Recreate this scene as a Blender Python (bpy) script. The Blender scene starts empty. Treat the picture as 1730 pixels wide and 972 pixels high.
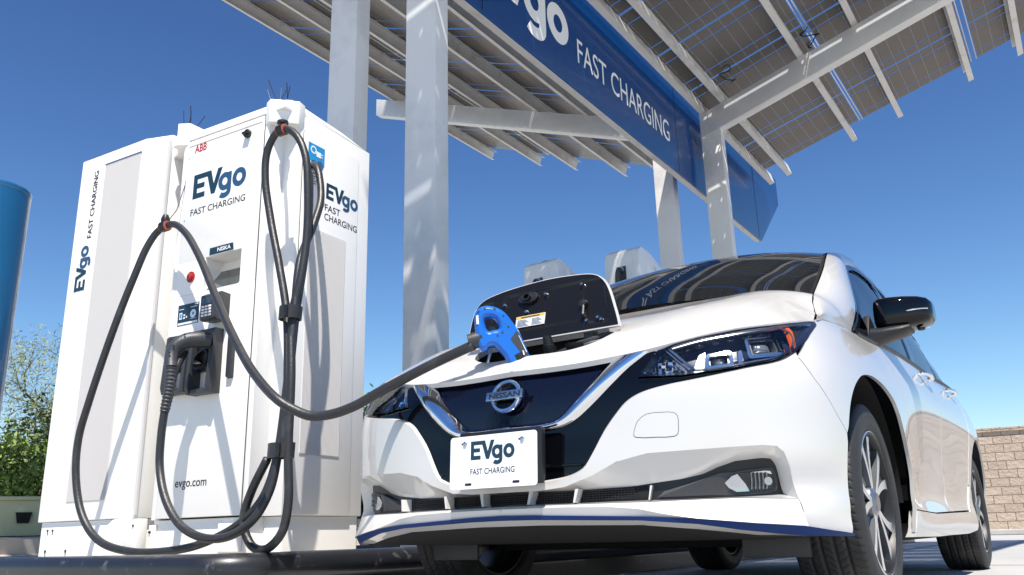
import bpy, bmesh, math, random
import numpy as np
from mathutils import Vector, Matrix
from mathutils.geometry import delaunay_2d_cdt
random.seed(7); RNG=np.random.RandomState(5)
SC=bpy.context.scene; COL=SC.collection
# ------------------------------------------------------------------ camera, sky, sun, exposure
cam=bpy.data.cameras.new('camera'); cam.sensor_width=36; cam.lens=29.955; cam.clip_start=.05; cam.clip_end=3000
co=bpy.data.objects.new('camera',cam); COL.objects.link(co); SC.camera=co
CP=Vector((2.99984,1.43214,.24338))
cF,cR,cU=(-.800961,-.529059,.280282),(-.556935,.830196,-.024478),(.219739,.175704,.959606)
m=Matrix((( cR[0],cU[0],-cF[0],CP[0]),(cR[1],cU[1],-cF[1],CP[1]),(cR[2],cU[2],-cF[2],CP[2]),(0,0,0,1)))
co.matrix_world=m
SUN=Vector((.350,.265,.895)).normalized()
w=bpy.data.worlds.new('World'); SC.world=w; w.use_nodes=True
nt=w.node_tree; bg=nt.nodes['Background']; sky=nt.nodes.new('ShaderNodeTexSky'); sky.sky_type='NISHITA'; sky.sun_disc=False
sky.sun_elevation=math.asin(SUN.z); sky.sun_rotation=math.atan2(SUN.x,SUN.y); sky.air_density=1.1; sky.dust_density=.15; sky.ozone_density=3.2; sky.altitude=300
v1=nt.nodes.new('ShaderNodeVectorMath'); v1.operation='SCALE'; v1.inputs['Scale'].default_value=.178; gm=nt.nodes.new('ShaderNodeGamma'); gm.inputs[1].default_value=1.7
v2=nt.nodes.new('ShaderNodeVectorMath'); v2.operation='SCALE'; v2.inputs['Scale'].default_value=6.5
nt.links.new(sky.outputs[0],v1.inputs[0]); nt.links.new(v1.outputs[0],gm.inputs[0]); nt.links.new(gm.outputs[0],v2.inputs[0]); v3=nt.nodes.new('ShaderNodeVectorMath'); v3.operation='MULTIPLY_ADD'; v3.inputs[1].default_value=(.0594,)*3; v3.inputs[2].default_value=(1,1,1)
v4=nt.nodes.new('ShaderNodeVectorMath'); v4.operation='DIVIDE'; v5=nt.nodes.new('ShaderNodeVectorMath'); v5.operation='SCALE'; v5.inputs['Scale'].default_value=1.18
nt.links.new(v2.outputs[0],v3.inputs[0]); nt.links.new(v2.outputs[0],v4.inputs[0]); nt.links.new(v3.outputs[0],v4.inputs[1]); nt.links.new(v4.outputs[0],v5.inputs[0]); nt.links.new(v5.outputs[0],bg.inputs[0]); bg.inputs[1].default_value=.10
sl=bpy.data.lights.new('sun','SUN'); sl.energy=5.0; sl.angle=math.radians(.53); sl.color=(1,.94,.86)
so=bpy.data.objects.new('sun',sl); COL.objects.link(so); so.rotation_euler=(-SUN).to_track_quat('-Z','Y').to_euler()
SC.view_settings.view_transform='Standard'; SC.view_settings.look='None'; SC.view_settings.exposure=.66; SC.view_settings.gamma=1
try: SC.view_settings.use_curve_mapping=False
except Exception: pass
SC.render.engine='CYCLES'
SC.cycles.max_bounces=8; SC.cycles.transparent_max_bounces=24

# ------------------------------------------------------------------ materials
def mat(name,col,rough=.5,metal=0,coat=0,spec=.5,noise=0,nscale=8,bump=0,bscale=60,coatr=.03,dirt=None,dscale=3,dlim=(.5,.7),trans=0):
    m=bpy.data.materials.new(name); m.use_nodes=True; t=m.node_tree; b=t.nodes['Principled BSDF']
    b.inputs['Base Color'].default_value=(*col,1); b.inputs['Roughness'].default_value=rough; b.inputs['Metallic'].default_value=metal
    b.inputs['Coat Weight'].default_value=coat; b.inputs['Coat Roughness'].default_value=coatr; b.inputs['Specular IOR Level'].default_value=spec
    if noise or bump or dirt: tc=t.nodes.new('ShaderNodeTexCoord')
    last=None
    if noise:
        n=t.nodes.new('ShaderNodeTexNoise'); n.inputs['Scale'].default_value=nscale; n.inputs['Detail'].default_value=6; t.links.new(tc.outputs['Object'],n.inputs['Vector'])
        mr=t.nodes.new('ShaderNodeMapRange'); mr.inputs[3].default_value=1-noise; mr.inputs[4].default_value=1+noise; t.links.new(n.outputs[0],mr.inputs[0])
        vm=t.nodes.new('ShaderNodeVectorMath'); vm.operation='SCALE'; vm.inputs[0].default_value=col; t.links.new(mr.outputs[0],vm.inputs['Scale'])
        t.links.new(vm.outputs[0],b.inputs['Base Color']); last=vm.outputs[0]
    if dirt:
        n=t.nodes.new('ShaderNodeTexNoise'); n.inputs['Scale'].default_value=dscale; n.inputs['Detail'].default_value=8; n.inputs['Roughness'].default_value=.65; t.links.new(tc.outputs['Object'],n.inputs['Vector'])
        mr=t.nodes.new('ShaderNodeMapRange'); mr.inputs[1].default_value=dlim[0]; mr.inputs[2].default_value=dlim[1]; t.links.new(n.outputs[0],mr.inputs[0])
        mx=t.nodes.new('ShaderNodeMix'); mx.data_type='RGBA'; t.links.new(mr.outputs[0],mx.inputs[0]); mx.inputs[7].default_value=(*dirt,1)
        if last: t.links.new(last,mx.inputs[6])
        else: mx.inputs[6].default_value=(*col,1)
        t.links.new(mx.outputs[2],b.inputs['Base Color'])
    if bump:
        n=t.nodes.new('ShaderNodeTexNoise'); n.inputs['Scale'].default_value=bscale; n.inputs['Detail'].default_value=4; t.links.new(tc.outputs['Object'],n.inputs['Vector'])
        bp=t.nodes.new('ShaderNodeBump'); bp.inputs['Strength'].default_value=bump; bp.inputs['Distance'].default_value=.004; t.links.new(n.outputs[0],bp.inputs['Height']); t.links.new(bp.outputs[0],b.inputs['Normal'])
    return m
def clear_glass(name,tint=(1,1,1),tr=.85,ior=1.5,rough=.0):
    m=bpy.data.materials.new(name); m.use_nodes=True; t=m.node_tree; t.nodes.clear()
    o=t.nodes.new('ShaderNodeOutputMaterial'); mx=t.nodes.new('ShaderNodeMixShader'); tp=t.nodes.new('ShaderNodeBsdfTransparent'); gl=t.nodes.new('ShaderNodeBsdfGlossy')
    fr=t.nodes.new('ShaderNodeFresnel'); fr.inputs[0].default_value=ior; tp.inputs[0].default_value=(*[c*tr for c in tint],1); gl.inputs['Roughness'].default_value=rough
    t.links.new(fr.outputs[0],mx.inputs[0]); t.links.new(tp.outputs[0],mx.inputs[1]); t.links.new(gl.outputs[0],mx.inputs[2]); t.links.new(mx.outputs[0],o.inputs[0]); return m
M=dict(
 paint=mat('white pearl car paint',(.575,.562,.54),.32,0,1,.5,coatr=.045),
 gloss=mat('gloss black plastic',(.002,.0025,.004),.03,0,0,.35),
 navy=mat('dark navy gloss panel',(.003,.004,.012),.07,0,0,.5,noise=.5,nscale=90,bump=.12,bscale=130),
 chrome=mat('chrome',(.82,.83,.85),.05,1),
 satin=mat('satin silver',(.55,.57,.60),.22,1),
 alloy=mat('machined alloy',(.85,.85,.86),.34,.85),
 alloydark=mat('dark painted alloy',(.20,.21,.23),.28,.7,.4),
 black=mat('matt black plastic',(.008,.008,.009),.42,bump=.2,bscale=300),
 grey=mat('charcoal plastic',(.035,.037,.042),.42,bump=.25,bscale=250),
 dark=mat('underbody black',(.004,.004,.004),.9,noise=.5,nscale=25),
 tyre=mat('tyre rubber',(.020,.020,.021),.62,noise=.25,nscale=14,dirt=(.055,.05,.045),dscale=6,dlim=(.52,.8)),
 blue=mat('blue trim paint',(.004,.028,.13),.5,0,0,.25),
 glassd=mat('tinted glass',(.004,.006,.008),.005,0,0,1.0),
 glass=clear_glass('clear lens',tr=.93),
 sideglass=clear_glass('tinted side glass',tint=(.75,.85,.95),tr=.42,ior=1.65),
 amber=mat('amber reflector',(.75,.13,.02),.2,0,1),
 lampin=mat('lamp interior',(.016,.026,.065),.22,0,.6,noise=.3),
 disc=mat('brake disc steel',(.30,.29,.28),.35,1),
 cabin=mat('cabin trim',(.012,.012,.013),.7),
 lens=mat('projector lens',(.28,.30,.33),.04,.55,1),
 plate=mat('white number plate',(.80,.81,.85),.35,noise=.02),
 ink=mat('dark teal lettering',(.008,.036,.062),.4),
 ink2=mat('slate blue lettering',(.022,.075,.155),.4),
 inkblack=mat('black lettering',(.012,.012,.012),.5),
 inkred=mat('red lettering',(.36,.02,.02),.5),
 white=mat('white powder coated steel',(.84,.82,.78),.32,0,.25,.5,coatr=.15,dirt=(.70,.69,.66),dscale=2.5,dlim=(.56,.85)),
 grille=mat('perforated vent',(.60,.58,.565),.7),
 whiteink=mat('white lettering',(.85,.85,.85),.5),
 steel=mat('primed white steel',(.72,.705,.68),.42,0,.1,noise=.07,nscale=3.5,dirt=(.40,.40,.395),dscale=1.3,dlim=(.5,.85)),
 purlin=mat('purlin steel',(.64,.62,.58),.45,.0,noise=.1,nscale=4,dirt=(.30,.29,.27),dscale=3,dlim=(.55,.85)),
 beam=mat('galvanised beam steel',(.66,.65,.62),.34,.25,noise=.12,nscale=5),
 signblue=mat('blue sign paint',(.003,.050,.20),.25,0,.25),
 signblue2=mat('teal blue bollard paint',(.004,.085,.20),.3,0,.6,noise=.12,nscale=10),
 rubber=mat('black cable rubber',(.022,.022,.024),.42,noise=.15,nscale=40,bump=.3,bscale=120,dirt=(.05,.05,.05),dscale=12,dlim=(.55,.75)),
 connector=mat('blue connector plastic',(.006,.12,.50),.28,0,.35),
 orange=mat('orange strap',(.50,.12,.07),.5),
 bumper=mat('black kerb bumper',(.012,.013,.016),.38,0,.2,noise=.2,nscale=8,dirt=(.10,.10,.105),dscale=14,dlim=(.6,.72)),
 concrete=mat('concrete',(.40,.385,.36),.85,noise=.15,nscale=3,bump=.4,bscale=90),
 bark=mat('bark',(.16,.13,.07),.9,noise=.3),
 olive=mat('olive steel box',(.42,.42,.25),.6,noise=.15,nscale=2),
 leaf1=mat('bush leaf',(.17,.25,.045),.6,noise=.4,nscale=3),
 leaf2=mat('palo verde leaf',(.27,.29,.11),.6,noise=.35,nscale=2),
 leaf3=mat('dark leaf',(.035,.065,.018),.6,noise=.35,nscale=2),
 weed=mat('weed',(.08,.16,.02),.6),
 skyblue=mat('light blue sticker',(.02,.27,.55),.4),
 sticker=mat('white sticker',(.72,.73,.75),.5),
 yellow=mat('yellow sticker',(.65,.42,.06),.5),
 screen=mat('screen glass',(.035,.045,.05),.08,0,1),
)
# ------------------------------------------------------------------ object helpers
ROOT={}
def tag(o,label=None,cat=None,group=None,kind=None):
    if label: o['label']=label
    if cat: o['category']=cat
    if group: o['group']=group
    if kind: o['kind']=kind
    return o
def thing(name,label,cat,loc=(0,0,0),group=None):
    o=bpy.data.objects.new(name,None); o.empty_display_size=.2; COL.objects.link(o); o.location=loc; tag(o,label,cat,group); ROOT[o]=Vector(loc); return o
def mk(name,verts,faces,material,parent=None,smooth=True,mats=None,fm=None,sharp=35):
    me=bpy.data.meshes.new(name); base=ROOT.get(parent,Vector((0,0,0))) if parent else Vector((0,0,0))
    V=np.asarray(verts,float)-np.array(base)
    used=sorted({int(i) for f in faces for i in f}); 
    if len(used)<len(V): rm={a:i for i,a in enumerate(used)}; V=V[used]; faces=[[rm[int(i)] for i in f] for f in faces]
    me.from_pydata([tuple(v) for v in V],[],[tuple(int(i) for i in f) for f in faces])
    for mm in (mats or [material]): me.materials.append(M[mm] if isinstance(mm,str) else mm)
    if fm is not None: me.polygons.foreach_set('material_index',fm)
    me.validate(); me.update()
    if smooth:
        me.shade_smooth() if hasattr(me,'shade_smooth') else [setattr(p,'use_smooth',True) for p in me.polygons]
        if sharp: me.set_sharp_from_angle(angle=math.radians(sharp))
    o=bpy.data.objects.new(name,me); COL.objects.link(o)
    if parent: o.parent=parent; ROOT[o]=base
    return o
class MB:
    def __init__(s): s.v=[]; s.f=[]; s.m=[]; s.cm=0
    def add(s,v,f):
        n=len(s.v); s.v+= [tuple(map(float,q)) for q in v]; s.f+=[tuple(i+n for i in q) for q in f]; s.m+=[s.cm]*len(f); return s
    def mirror(s):
        t=MB(); t.v=[(x,-y,z) for x,y,z in s.v]; t.f=[tuple(reversed(q)) for q in s.f]; t.m=list(s.m); return t
    def join(s,t): 
        c=s.cm; n=len(s.v); s.v+=t.v; s.f+=[tuple(i+n for i in q) for q in t.f]; s.m+=t.m; return s
    def tf(s,fn): s.v=[tuple(fn(q)) for q in s.v]; return s
    def box(s,lo,hi,b=0.0,fn=None):
        lo=np.array(lo,float); hi=np.array(hi,float)
        bm=bmesh.new(); bmesh.ops.create_cube(bm,size=1)
        for v in bm.verts: v.co=Vector([(lo[i]+hi[i])/2+v.co[i]*(hi[i]-lo[i]) for i in range(3)])
        if b>0: bmesh.ops.bevel(bm,geom=bm.edges[:],offset=b,segments=2,profile=.6,affect='EDGES')
        return s._bm(bm,fn)
    def prism(s,poly,axis,a,b_,bev=0,fn=None):
        # poly 2d in the two other axes (cyclic order), extruded along axis
        bm=bmesh.new(); idx=[i for i in range(3) if i!=axis]
        def P(q,h): 
            r=[0,0,0]; r[idx[0]]=q[0]; r[idx[1]]=q[1]; r[axis]=h; return r
        lo=[bm.verts.new(P(q,a)) for q in poly]; hi=[bm.verts.new(P(q,b_)) for q in poly]
        bm.faces.new(lo); bm.faces.new(list(reversed(hi))); n=len(poly)
        for i in range(n): bm.faces.new([lo[i],hi[i],hi[(i+1)%n],lo[(i+1)%n]])
        bmesh.ops.recalc_face_normals(bm,faces=bm.faces)
        if bev: bmesh.ops.bevel(bm,geom=[e for e in bm.edges if e.calc_face_angle(0)>.3],offset=bev,segments=2,profile=.6,affect='EDGES')
        return s._bm(bm,fn)
    def _bm(s,bm,fn=None):
        bm.verts.index_update(); vs=[tuple(v.co) for v in bm.verts]
        if fn: vs=[fn(q) for q in vs]
        s.add(vs,[[v.index for v in f.verts] for f in bm.faces]); bm.free(); return s
    def tube(s,pts,r,seg=14,caps=True,closed=False):
        P=[Vector(q) for q in pts]; n=len(P); rr=r if hasattr(r,'__len__') else [r]*n
        T=[]
        for i in range(n):
            a=P[(i-1)%n] if (closed or i>0) else P[i]; b=P[(i+1)%n] if (closed or i<n-1) else P[i]; T.append((b-a).normalized())
        up=Vector((0,0,1)) if abs(T[0].z)<.9 else Vector((1,0,0)); N=(up-T[0]*up.dot(T[0])).normalized(); vs=[];fs=[]
        for i in range(n):
            N=(N-T[i]*N.dot(T[i])).normalized(); B=T[i].cross(N)
            for k in range(seg):
                a=2*math.pi*k/seg; vs.append(P[i]+(N*math.cos(a)+B*math.sin(a))*rr[i])
        for i in range(n if closed else n-1):
            j=(i+1)%n
            for k in range(seg): fs.append((i*seg+k,i*seg+(k+1)%seg,j*seg+(k+1)%seg,j*seg+k))
        if caps and not closed: fs.append(tuple(reversed(range(seg)))); fs.append(tuple(range((n-1)*seg,n*seg)))
        return s.add(vs,fs)
    def lathe(s,prof,org,axis='z',seg=32,a0=0,a1=2*math.pi,fn=None):
        # prof: list of (r,h)
        full=abs(a1-a0-2*math.pi)<1e-6; n=seg if full else seg+1; vs=[];fs=[]
        for i in range(n):
            a=a0+(a1-a0)*i/seg; c,d=math.cos(a),math.sin(a)
            for r,h in prof:
                q={'z':(r*c,r*d,h),'y':(r*c,h,r*d),'x':(h,r*c,r*d)}[axis]; q=(q[0]+org[0],q[1]+org[1],q[2]+org[2]); vs.append(fn(q) if fn else q)
        k=len(prof)
        for i in range(n if full else n-1):
            j=(i+1)%n
            for t in range(k-1): fs.append((i*k+t,j*k+t,j*k+t+1,i*k+t+1))
        return s.add(vs,fs)
    def build(s,name,material,parent=None,smooth=True,mats=None,sharp=35,fix=True):
        o=mk(name,s.v,s.f,material,parent,smooth,mats,s.m if mats else None,sharp)
        if fix:
            bm=bmesh.new(); bm.from_mesh(o.data); bmesh.ops.recalc_face_normals(bm,faces=bm.faces); bm.to_mesh(o.data); bm.free()
            if smooth and sharp: o.data.set_sharp_from_angle(angle=math.radians(sharp))
        return o
def split_build(b,name,material,parent,**k):
    par=list(range(len(b.v)))
    def fd(i):
        while par[i]!=i: par[i]=par[par[i]]; i=par[i]
        return i
    for f in b.f:
        for i in f[1:]: par[fd(i)]=fd(f[0])
    G={}
    for f in b.f: G.setdefault(fd(f[0]),[]).append(f)
    for fs in G.values():
        t=MB(); t.v=b.v; t.f=fs; t.m=[0]*len(fs); u=sorted({i for f in fs for i in f}); rm={a:i for i,a in enumerate(u)}; t.v=[b.v[i] for i in u]; t.f=[tuple(rm[i] for i in f) for f in fs]; t.build(name,material,parent,**k)
def smoothpts(P,n=8,closed=False):
    P=[Vector(q) for q in P]; out=[]; m=len(P)
    for i in range(m if closed else m-1):
        p0=P[(i-1)%m] if (closed or i>0) else P[i]*2-P[i+1]; p1=P[i]; p2=P[(i+1)%m]; p3=P[(i+2)%m] if (closed or i<m-2) else P[i+1]*2-P[i]
        # centripetal catmull rom
        def tj(t,a,b): return t+max((b-a).length,1e-6)**.5
        t0=0;t1=tj(t0,p0,p1);t2=tj(t1,p1,p2);t3=tj(t2,p2,p3)
        for k in range(n):
            t=t1+(t2-t1)*k/n
            A1=p0*((t1-t)/(t1-t0))+p1*((t-t0)/(t1-t0)); A2=p1*((t2-t)/(t2-t1))+p2*((t-t1)/(t2-t1)); A3=p2*((t3-t)/(t3-t2))+p3*((t-t2)/(t3-t2))
            B1=A1*((t2-t)/(t2-t0))+A2*((t-t0)/(t2-t0)); B2=A2*((t3-t)/(t3-t1))+A3*((t-t1)/(t3-t1))
            out.append(B1*((t2-t)/(t2-t1))+B2*((t-t1)/(t2-t1)))
    if not closed: out.append(P[-1])
    return out
def sm2(P,n=6,closed=False): return [(q.x,q.y) for q in smoothpts([(a,b,0) for a,b in P],n,closed)]
# ------------------------------------------------------------------ lettering
def frame_fn(org,ux,uy,lift=.0015):
    org=Vector(org); ux=Vector(ux).normalized(); uy=Vector(uy).normalized(); nz=ux.cross(uy)
    return lambda q: org+ux*q[0]+uy*q[1]+nz*(q[2]+lift)
def text(name,s,size,fn,material,parent,bold=0.012,xs=1.0,spacing=1.0,ext=.0006,align='LEFT',shear=0,width=None):
    cu=bpy.data.curves.new(name,'FONT'); cu.body=s; cu.size=1; cu.align_x=align; cu.offset=bold; cu.extrude=0; cu.space_character=spacing; cu.shear=shear; cu.resolution_u=4
    o=bpy.data.objects.new('tmp',cu); COL.objects.link(o); dg=bpy.context.evaluated_depsgraph_get(); dg.update(); me=bpy.data.meshes.new_from_object(o.evaluated_get(dg))
    v=np.array([tuple(q.co) for q in me.vertices]); f=[tuple(p.vertices) for p in me.polygons]; bpy.data.objects.remove(o)
    w0=v[:,0].max()-v[:,0].min(); sx=(width/(w0)) if width else size*xs
    # size = cap height
    v=v.copy(); cap=.70; v[:,0]*=sx; v[:,1]*=size/cap; v[:,2]=0
    return mk(name,[fn(q) for q in v],f,material,parent,smooth=False)
def shape2d(loops,res=1):
    cu=bpy.data.curves.new('t','CURVE'); cu.dimensions='2D'; cu.fill_mode='BOTH'
    for L in loops:
        sp=cu.splines.new('POLY'); sp.points.add(len(L)-1); sp.use_cyclic_u=True
        for i,q in enumerate(L): sp.points[i].co=(q[0],q[1],0,1)
    o=bpy.data.objects.new('tmp',cu); COL.objects.link(o); dg=bpy.context.evaluated_depsgraph_get(); dg.update(); me=bpy.data.meshes.new_from_object(o.evaluated_get(dg))
    v=[tuple(q.co) for q in me.vertices]; f=[tuple(p.vertices) for p in me.polygons]; bpy.data.objects.remove(o); return v,f
def ring(cx,cy,rx,ry,t,n=28):
    return [[(cx+rx*math.cos(2*math.pi*i/n),cy+ry*math.sin(2*math.pi*i/n)) for i in range(n)],[(cx+(rx-t)*math.cos(2*math.pi*i/n),cy+(ry-t)*math.sin(2*math.pi*i/n)) for i in range(n)]]
def stroke(pts,t):
    P=[Vector(q) for q in pts]; L=[];R_=[]
    for i,q in enumerate(P):
        a=P[max(i-1,0)]; b=P[min(i+1,len(P)-1)]; d=(b-a).normalized(); n=Vector((-d.y,d.x)); L.append(tuple(q+n*t/2)); R_.append(tuple(q-n*t/2))
    return L+R_[::-1]
def evlogo(fn,s,parent,m1='ink',m2='ink2',only_go=False):
    # cap height 1 unit = s ; overall width about 2.65 s
    t=.215; a=MB()
    E=[(0,0),(0,1),(.95,1),(1.13,.42),(1.32,1.0),(1.57,1.0),(1.22,0),(1.02,0),(.76,.785),(.22,.785),(.22,.61),(.62,.61),(.62,.40),(.22,.40),(.22,.215),(.66,.215),(.66,0)]
    v,f=shape2d([E])
    if not only_go: mk('lettering',[fn((q[0]*s,q[1]*s,0)) for q in v],f,m1,parent,smooth=False)
    g=MB()
    cx,cy,r=1.74,.36,.35
    v,f=shape2d(ring(cx,cy,r,r+.02,t)); g.add(v,f)
    arc=[(cx+r-t/2,.68),(cx+r-t/2,0.0)]+[(cx+.0+(r-t/2)*math.cos(a_),-.04+(.22)*math.sin(a_)) for a_ in np.linspace(0,-math.pi*.82,10)]
    v,f=shape2d([stroke([(cx+r-t/2,.70),(cx+r-t/2,.3),(cx+r-t/2,-.02)]+[(cx+(r-t/2)*math.cos(a_),-.05+.16*math.sin(a_)) for a_ in np.linspace(-.25,-math.pi*.80,9)],t)]); g.add([(q[0],q[1],.0004) for q in v],f)
    cx2=2.50; v,f=shape2d(ring(cx2,cy,.36,.38,t)); g.add(v,f)
    mk('lettering',[fn((q[0]*s,q[1]*s,q[2])) for q in g.v],g.f,m2,parent,smooth=False)
# ------------------------------------------------------------------ ground
def ground_mat():
    m=bpy.data.materials.new('worn asphalt and concrete'); m.use_nodes=True; t=m.node_tree; b=t.nodes['Principled BSDF']; b.inputs['Roughness'].default_value=.85
    tc=t.nodes.new('ShaderNodeTexCoord'); 
    n1=t.nodes.new('ShaderNodeTexNoise'); n1.inputs['Scale'].default_value=.6; n1.inputs['Detail'].default_value=8
    n2=t.nodes.new('ShaderNodeTexNoise'); n2.inputs['Scale'].default_value=160; n2.inputs['Detail'].default_value=3
    for n in (n1,n2): t.links.new(tc.outputs['Object'],n.inputs['Vector'])
    r=t.nodes.new('ShaderNodeValToRGB'); r.color_ramp.elements[0].position=.35; r.color_ramp.elements[0].color=(.34,.337,.33,1); r.color_ramp.elements[1].position=.7; r.color_ramp.elements[1].color=(.42,.415,.405,1)
    t.links.new(n1.outputs[0],r.inputs[0])
    mr=t.nodes.new('ShaderNodeMapRange'); mr.inputs[3].default_value=.7; mr.inputs[4].default_value=1.3; t.links.new(n2.outputs[0],mr.inputs[0])
    mx=t.nodes.new('ShaderNodeVectorMath'); mx.operation='SCALE'; t.links.new(r.outputs[0],mx.inputs[0]); t.links.new(mr.outputs[0],mx.inputs['Scale']); t.links.new(mx.outputs[0],b.inputs['Base Color'])
    bp=t.nodes.new('ShaderNodeBump'); bp.inputs['Strength'].default_value=.6; bp.inputs['Distance'].default_value=.004; t.links.new(n2.outputs[0],bp.inputs['Height']); t.links.new(bp.outputs[0],b.inputs['Normal'])
    return m
g=mk('ground',[(-900,-900,0),(900,-900,0),(900,900,0),(-900,900,0)],[(0,1,2,3)],ground_mat(),smooth=False); tag(g,kind='structure')
# concrete slab joints (thin dark sealed joints on the forecourt)
jm=mat('joint sealant',(.05,.05,.05),.8)
b=MB()
for x in (-3.2,-8.2,-13.2): b.add([(x-.012,-1.1,.004),(x+.012,-1.1,.004),(x+.012,14,.004),(x-.012,14,.004)],[(0,1,2,3)])
for y in (3.2,): b.add([(-22,y-.012,.004),(8,y-.012,.004),(8,y+.012,.004),(-22,y+.012,.004)],[(0,1,2,3)])
tag(b.build('pavement_joints',jm,smooth=False),kind='structure')
# charging island
def rr(x0,x1,y0,y1,r,n=6):
    out=[]
    for cx,cy,a in ((x1-r,y1-r,0),(x0+r,y1-r,90),(x0+r,y0+r,180),(x1-r,y0+r,270)):
        for k in range(n+1): t=math.radians(a+90*k/n); out.append((cx+r*math.cos(t),cy+r*math.sin(t)))
    return out
isl=rr(-12.6,.93,-3.06,-1.17,.14)
tag(MB().prism(isl,2,0,.168).build('island_pavement','concrete',smooth=False),kind='structure')
kt=thing('kerb_guard','scuffed black rounded guard along the edge of the charging island','kerb guard',(.93,-2.1,0))
pl=[(q[0],q[1],.158) for q in rr(-12.6,.965,-3.1,-1.135,.17)]
MB().tube(pl,.052,14,closed=True).build('top_rail','bumper',kt,sharp=None)
b=MB(); q=rr(-12.6,.95,-3.08,-1.15,.155); q2=rr(-12.55,.9,-3.03,-1.2,.12)
n=len(q); b.add([(x,y,.003) for x,y in q]+[(x,y,.15) for x,y in q],[(i,(i+1)%n,n+(i+1)%n,n+i) for i in range(n)]); b.build('kerb_face','bumper',kt,smooth=False)
# raised planting bed at the far left, pavement strip in front of it
def azp(az,D,z): a=math.radians(az); return (CP.x+D*math.cos(a),CP.y+D*math.sin(a),z)
b=MB()
A_=list(range(-108,-146,-2))
rows=[(7.5,.0),(8.8,.20),(8.81,.32),(11.0,.40),(11.01,.50),(17,.62),(40,1.0)]
for D,z in rows: b.v+= [azp(a,D/(.55+.45*abs(math.cos(math.radians(a+117)))),z+.002) for a in A_]
n=len(A_); b.f=[(i+n*k,i+1+n*k,i+1+n*(k+1),i+n*(k+1)) for k in range(len(rows)-1) for i in range(n-1)]; b.m=[0]*len(b.f)
tag(b.build('terrain',mat('pale dusty ground',(.42,.36,.29),.9,noise=.2,nscale=2,bump=.5,bscale=30),smooth=False),kind='structure')
# olive steel enclosure
o=thing('utility_cabinet','low olive green steel cabinet with a dark handle, under the bushes behind the white cabinets','cabinet',azp(-117.2,9.7,.36))
def local(az,D,z0):
    a=math.radians(az); o_=Vector((CP.x+D*math.cos(a),CP.y+D*math.sin(a),z0)); f=Vector((-math.cos(a),-math.sin(a),0)); r=Vector((-f.y,f.x,0))
    return lambda q:o_+f*q[0]+r*q[1]+Vector((0,0,q[2]))
lf=local(-117.2,9.7,.36); b=MB().box((-.5,-.75,0),(0,.62,.34),.02,lf); b.build('body','olive',o); 
MB().box((-.55,-.78,.335),(.03,.65,.37),.01,lf).build('lid','olive',o)
MB().prism([(-.07,.22),(.07,.22),(.05,.12),(-.05,.12)],0,-.01,.03,0,lambda q:lf(q)).build('handle','dark',o)
# block wall at the right
def wall_mat():
    m=bpy.data.materials.new('split face blockwork'); m.use_nodes=True; t=m.node_tree; bb=t.nodes['Principled BSDF']; bb.inputs['Roughness'].default_value=.9
    tc=t.nodes.new('ShaderNodeTexCoord'); mp=t.nodes.new('ShaderNodeMapping'); t.links.new(tc.outputs['UV'],mp.inputs[0])
    br=t.nodes.new('ShaderNodeTexBrick'); br.inputs['Scale'].default_value=1; br.inputs['Brick Width'].default_value=.40; br.inputs['Row Height'].default_value=.20; br.inputs['Mortar Size'].default_value=.008; br.inputs['Mortar Smooth'].default_value=.3
    br.inputs['Color1'].default_value=(.50,.40,.31,1); br.inputs['Color2'].default_value=(.42,.33,.255,1); br.inputs['Mortar'].default_value=(.20,.155,.12,1); t.links.new(mp.outputs[0],br.inputs[0])
    n=t.nodes.new('ShaderNodeTexNoise'); n.inputs['Scale'].default_value=9; n.inputs['Detail'].default_value=6; n.inputs['Roughness'].default_value=.7; t.links.new(mp.outputs[0],n.inputs[0])
    mr=t.nodes.new('ShaderNodeMapRange'); mr.inputs[3].default_value=.7; mr.inputs[4].default_value=1.25; t.links.new(n.outputs[0],mr.inputs[0])
    vm=t.nodes.new('ShaderNodeVectorMath'); vm.operation='SCALE'; t.links.new(br.outputs[0],vm.inputs[0]); t.links.new(mr.outputs[0],vm.inputs['Scale']); t.links.new(vm.outputs[0],bb.inputs['Base Color'])
    ad=t.nodes.new('ShaderNodeMath'); ad.operation='MULTIPLY_ADD'; t.links.new(br.outputs['Fac'],ad.inputs[0]); ad.inputs[1].default_value=-1.2; t.links.new(n.outputs[0],ad.inputs[2])
    bp=t.nodes.new('ShaderNodeBump'); bp.inputs['Distance'].default_value=.05; bp.inputs['Strength'].default_value=1; t.links.new(ad.outputs[0],bp.inputs['Height']); t.links.new(bp.outputs[0],bb.inputs['Normal'])
    return m
wm=wall_mat(); wt=thing('block_wall','tan split face concrete block wall behind the rear of the car','wall',azp(-174,24,0))
lf=local(-174,24,0)
def quaduv(o,us):
    uv=o.data.uv_layers.new(name='UVMap')
    for p in o.data.polygons:
        for li in p.loop_indices:
            v=o.data.vertices[o.data.loops[li].vertex_index].co; uv.data[li].uv=us(v)
o=MB().box((-.3,-3.2,.10),(0,14,2.40),0,lf).build('wall_body',wm,wt,smooth=False)
rdir=Vector((math.sin(math.radians(-174)),-math.cos(math.radians(-174)),0))
quaduv(o,lambda v:(v.dot(rdir),v.z-.10))
o=MB().box((-.36,-3.25,2.40),(.05,14.05,2.50),.01,lf).build('cap',wm,wt,smooth=False); quaduv(o,lambda v:(v.dot(rdir),v.z*.9))
tag(MB().box((-6,-14,0.004),(1.2,20,.12),.02,lf).build('pavement','concrete',smooth=False),kind='structure')
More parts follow.
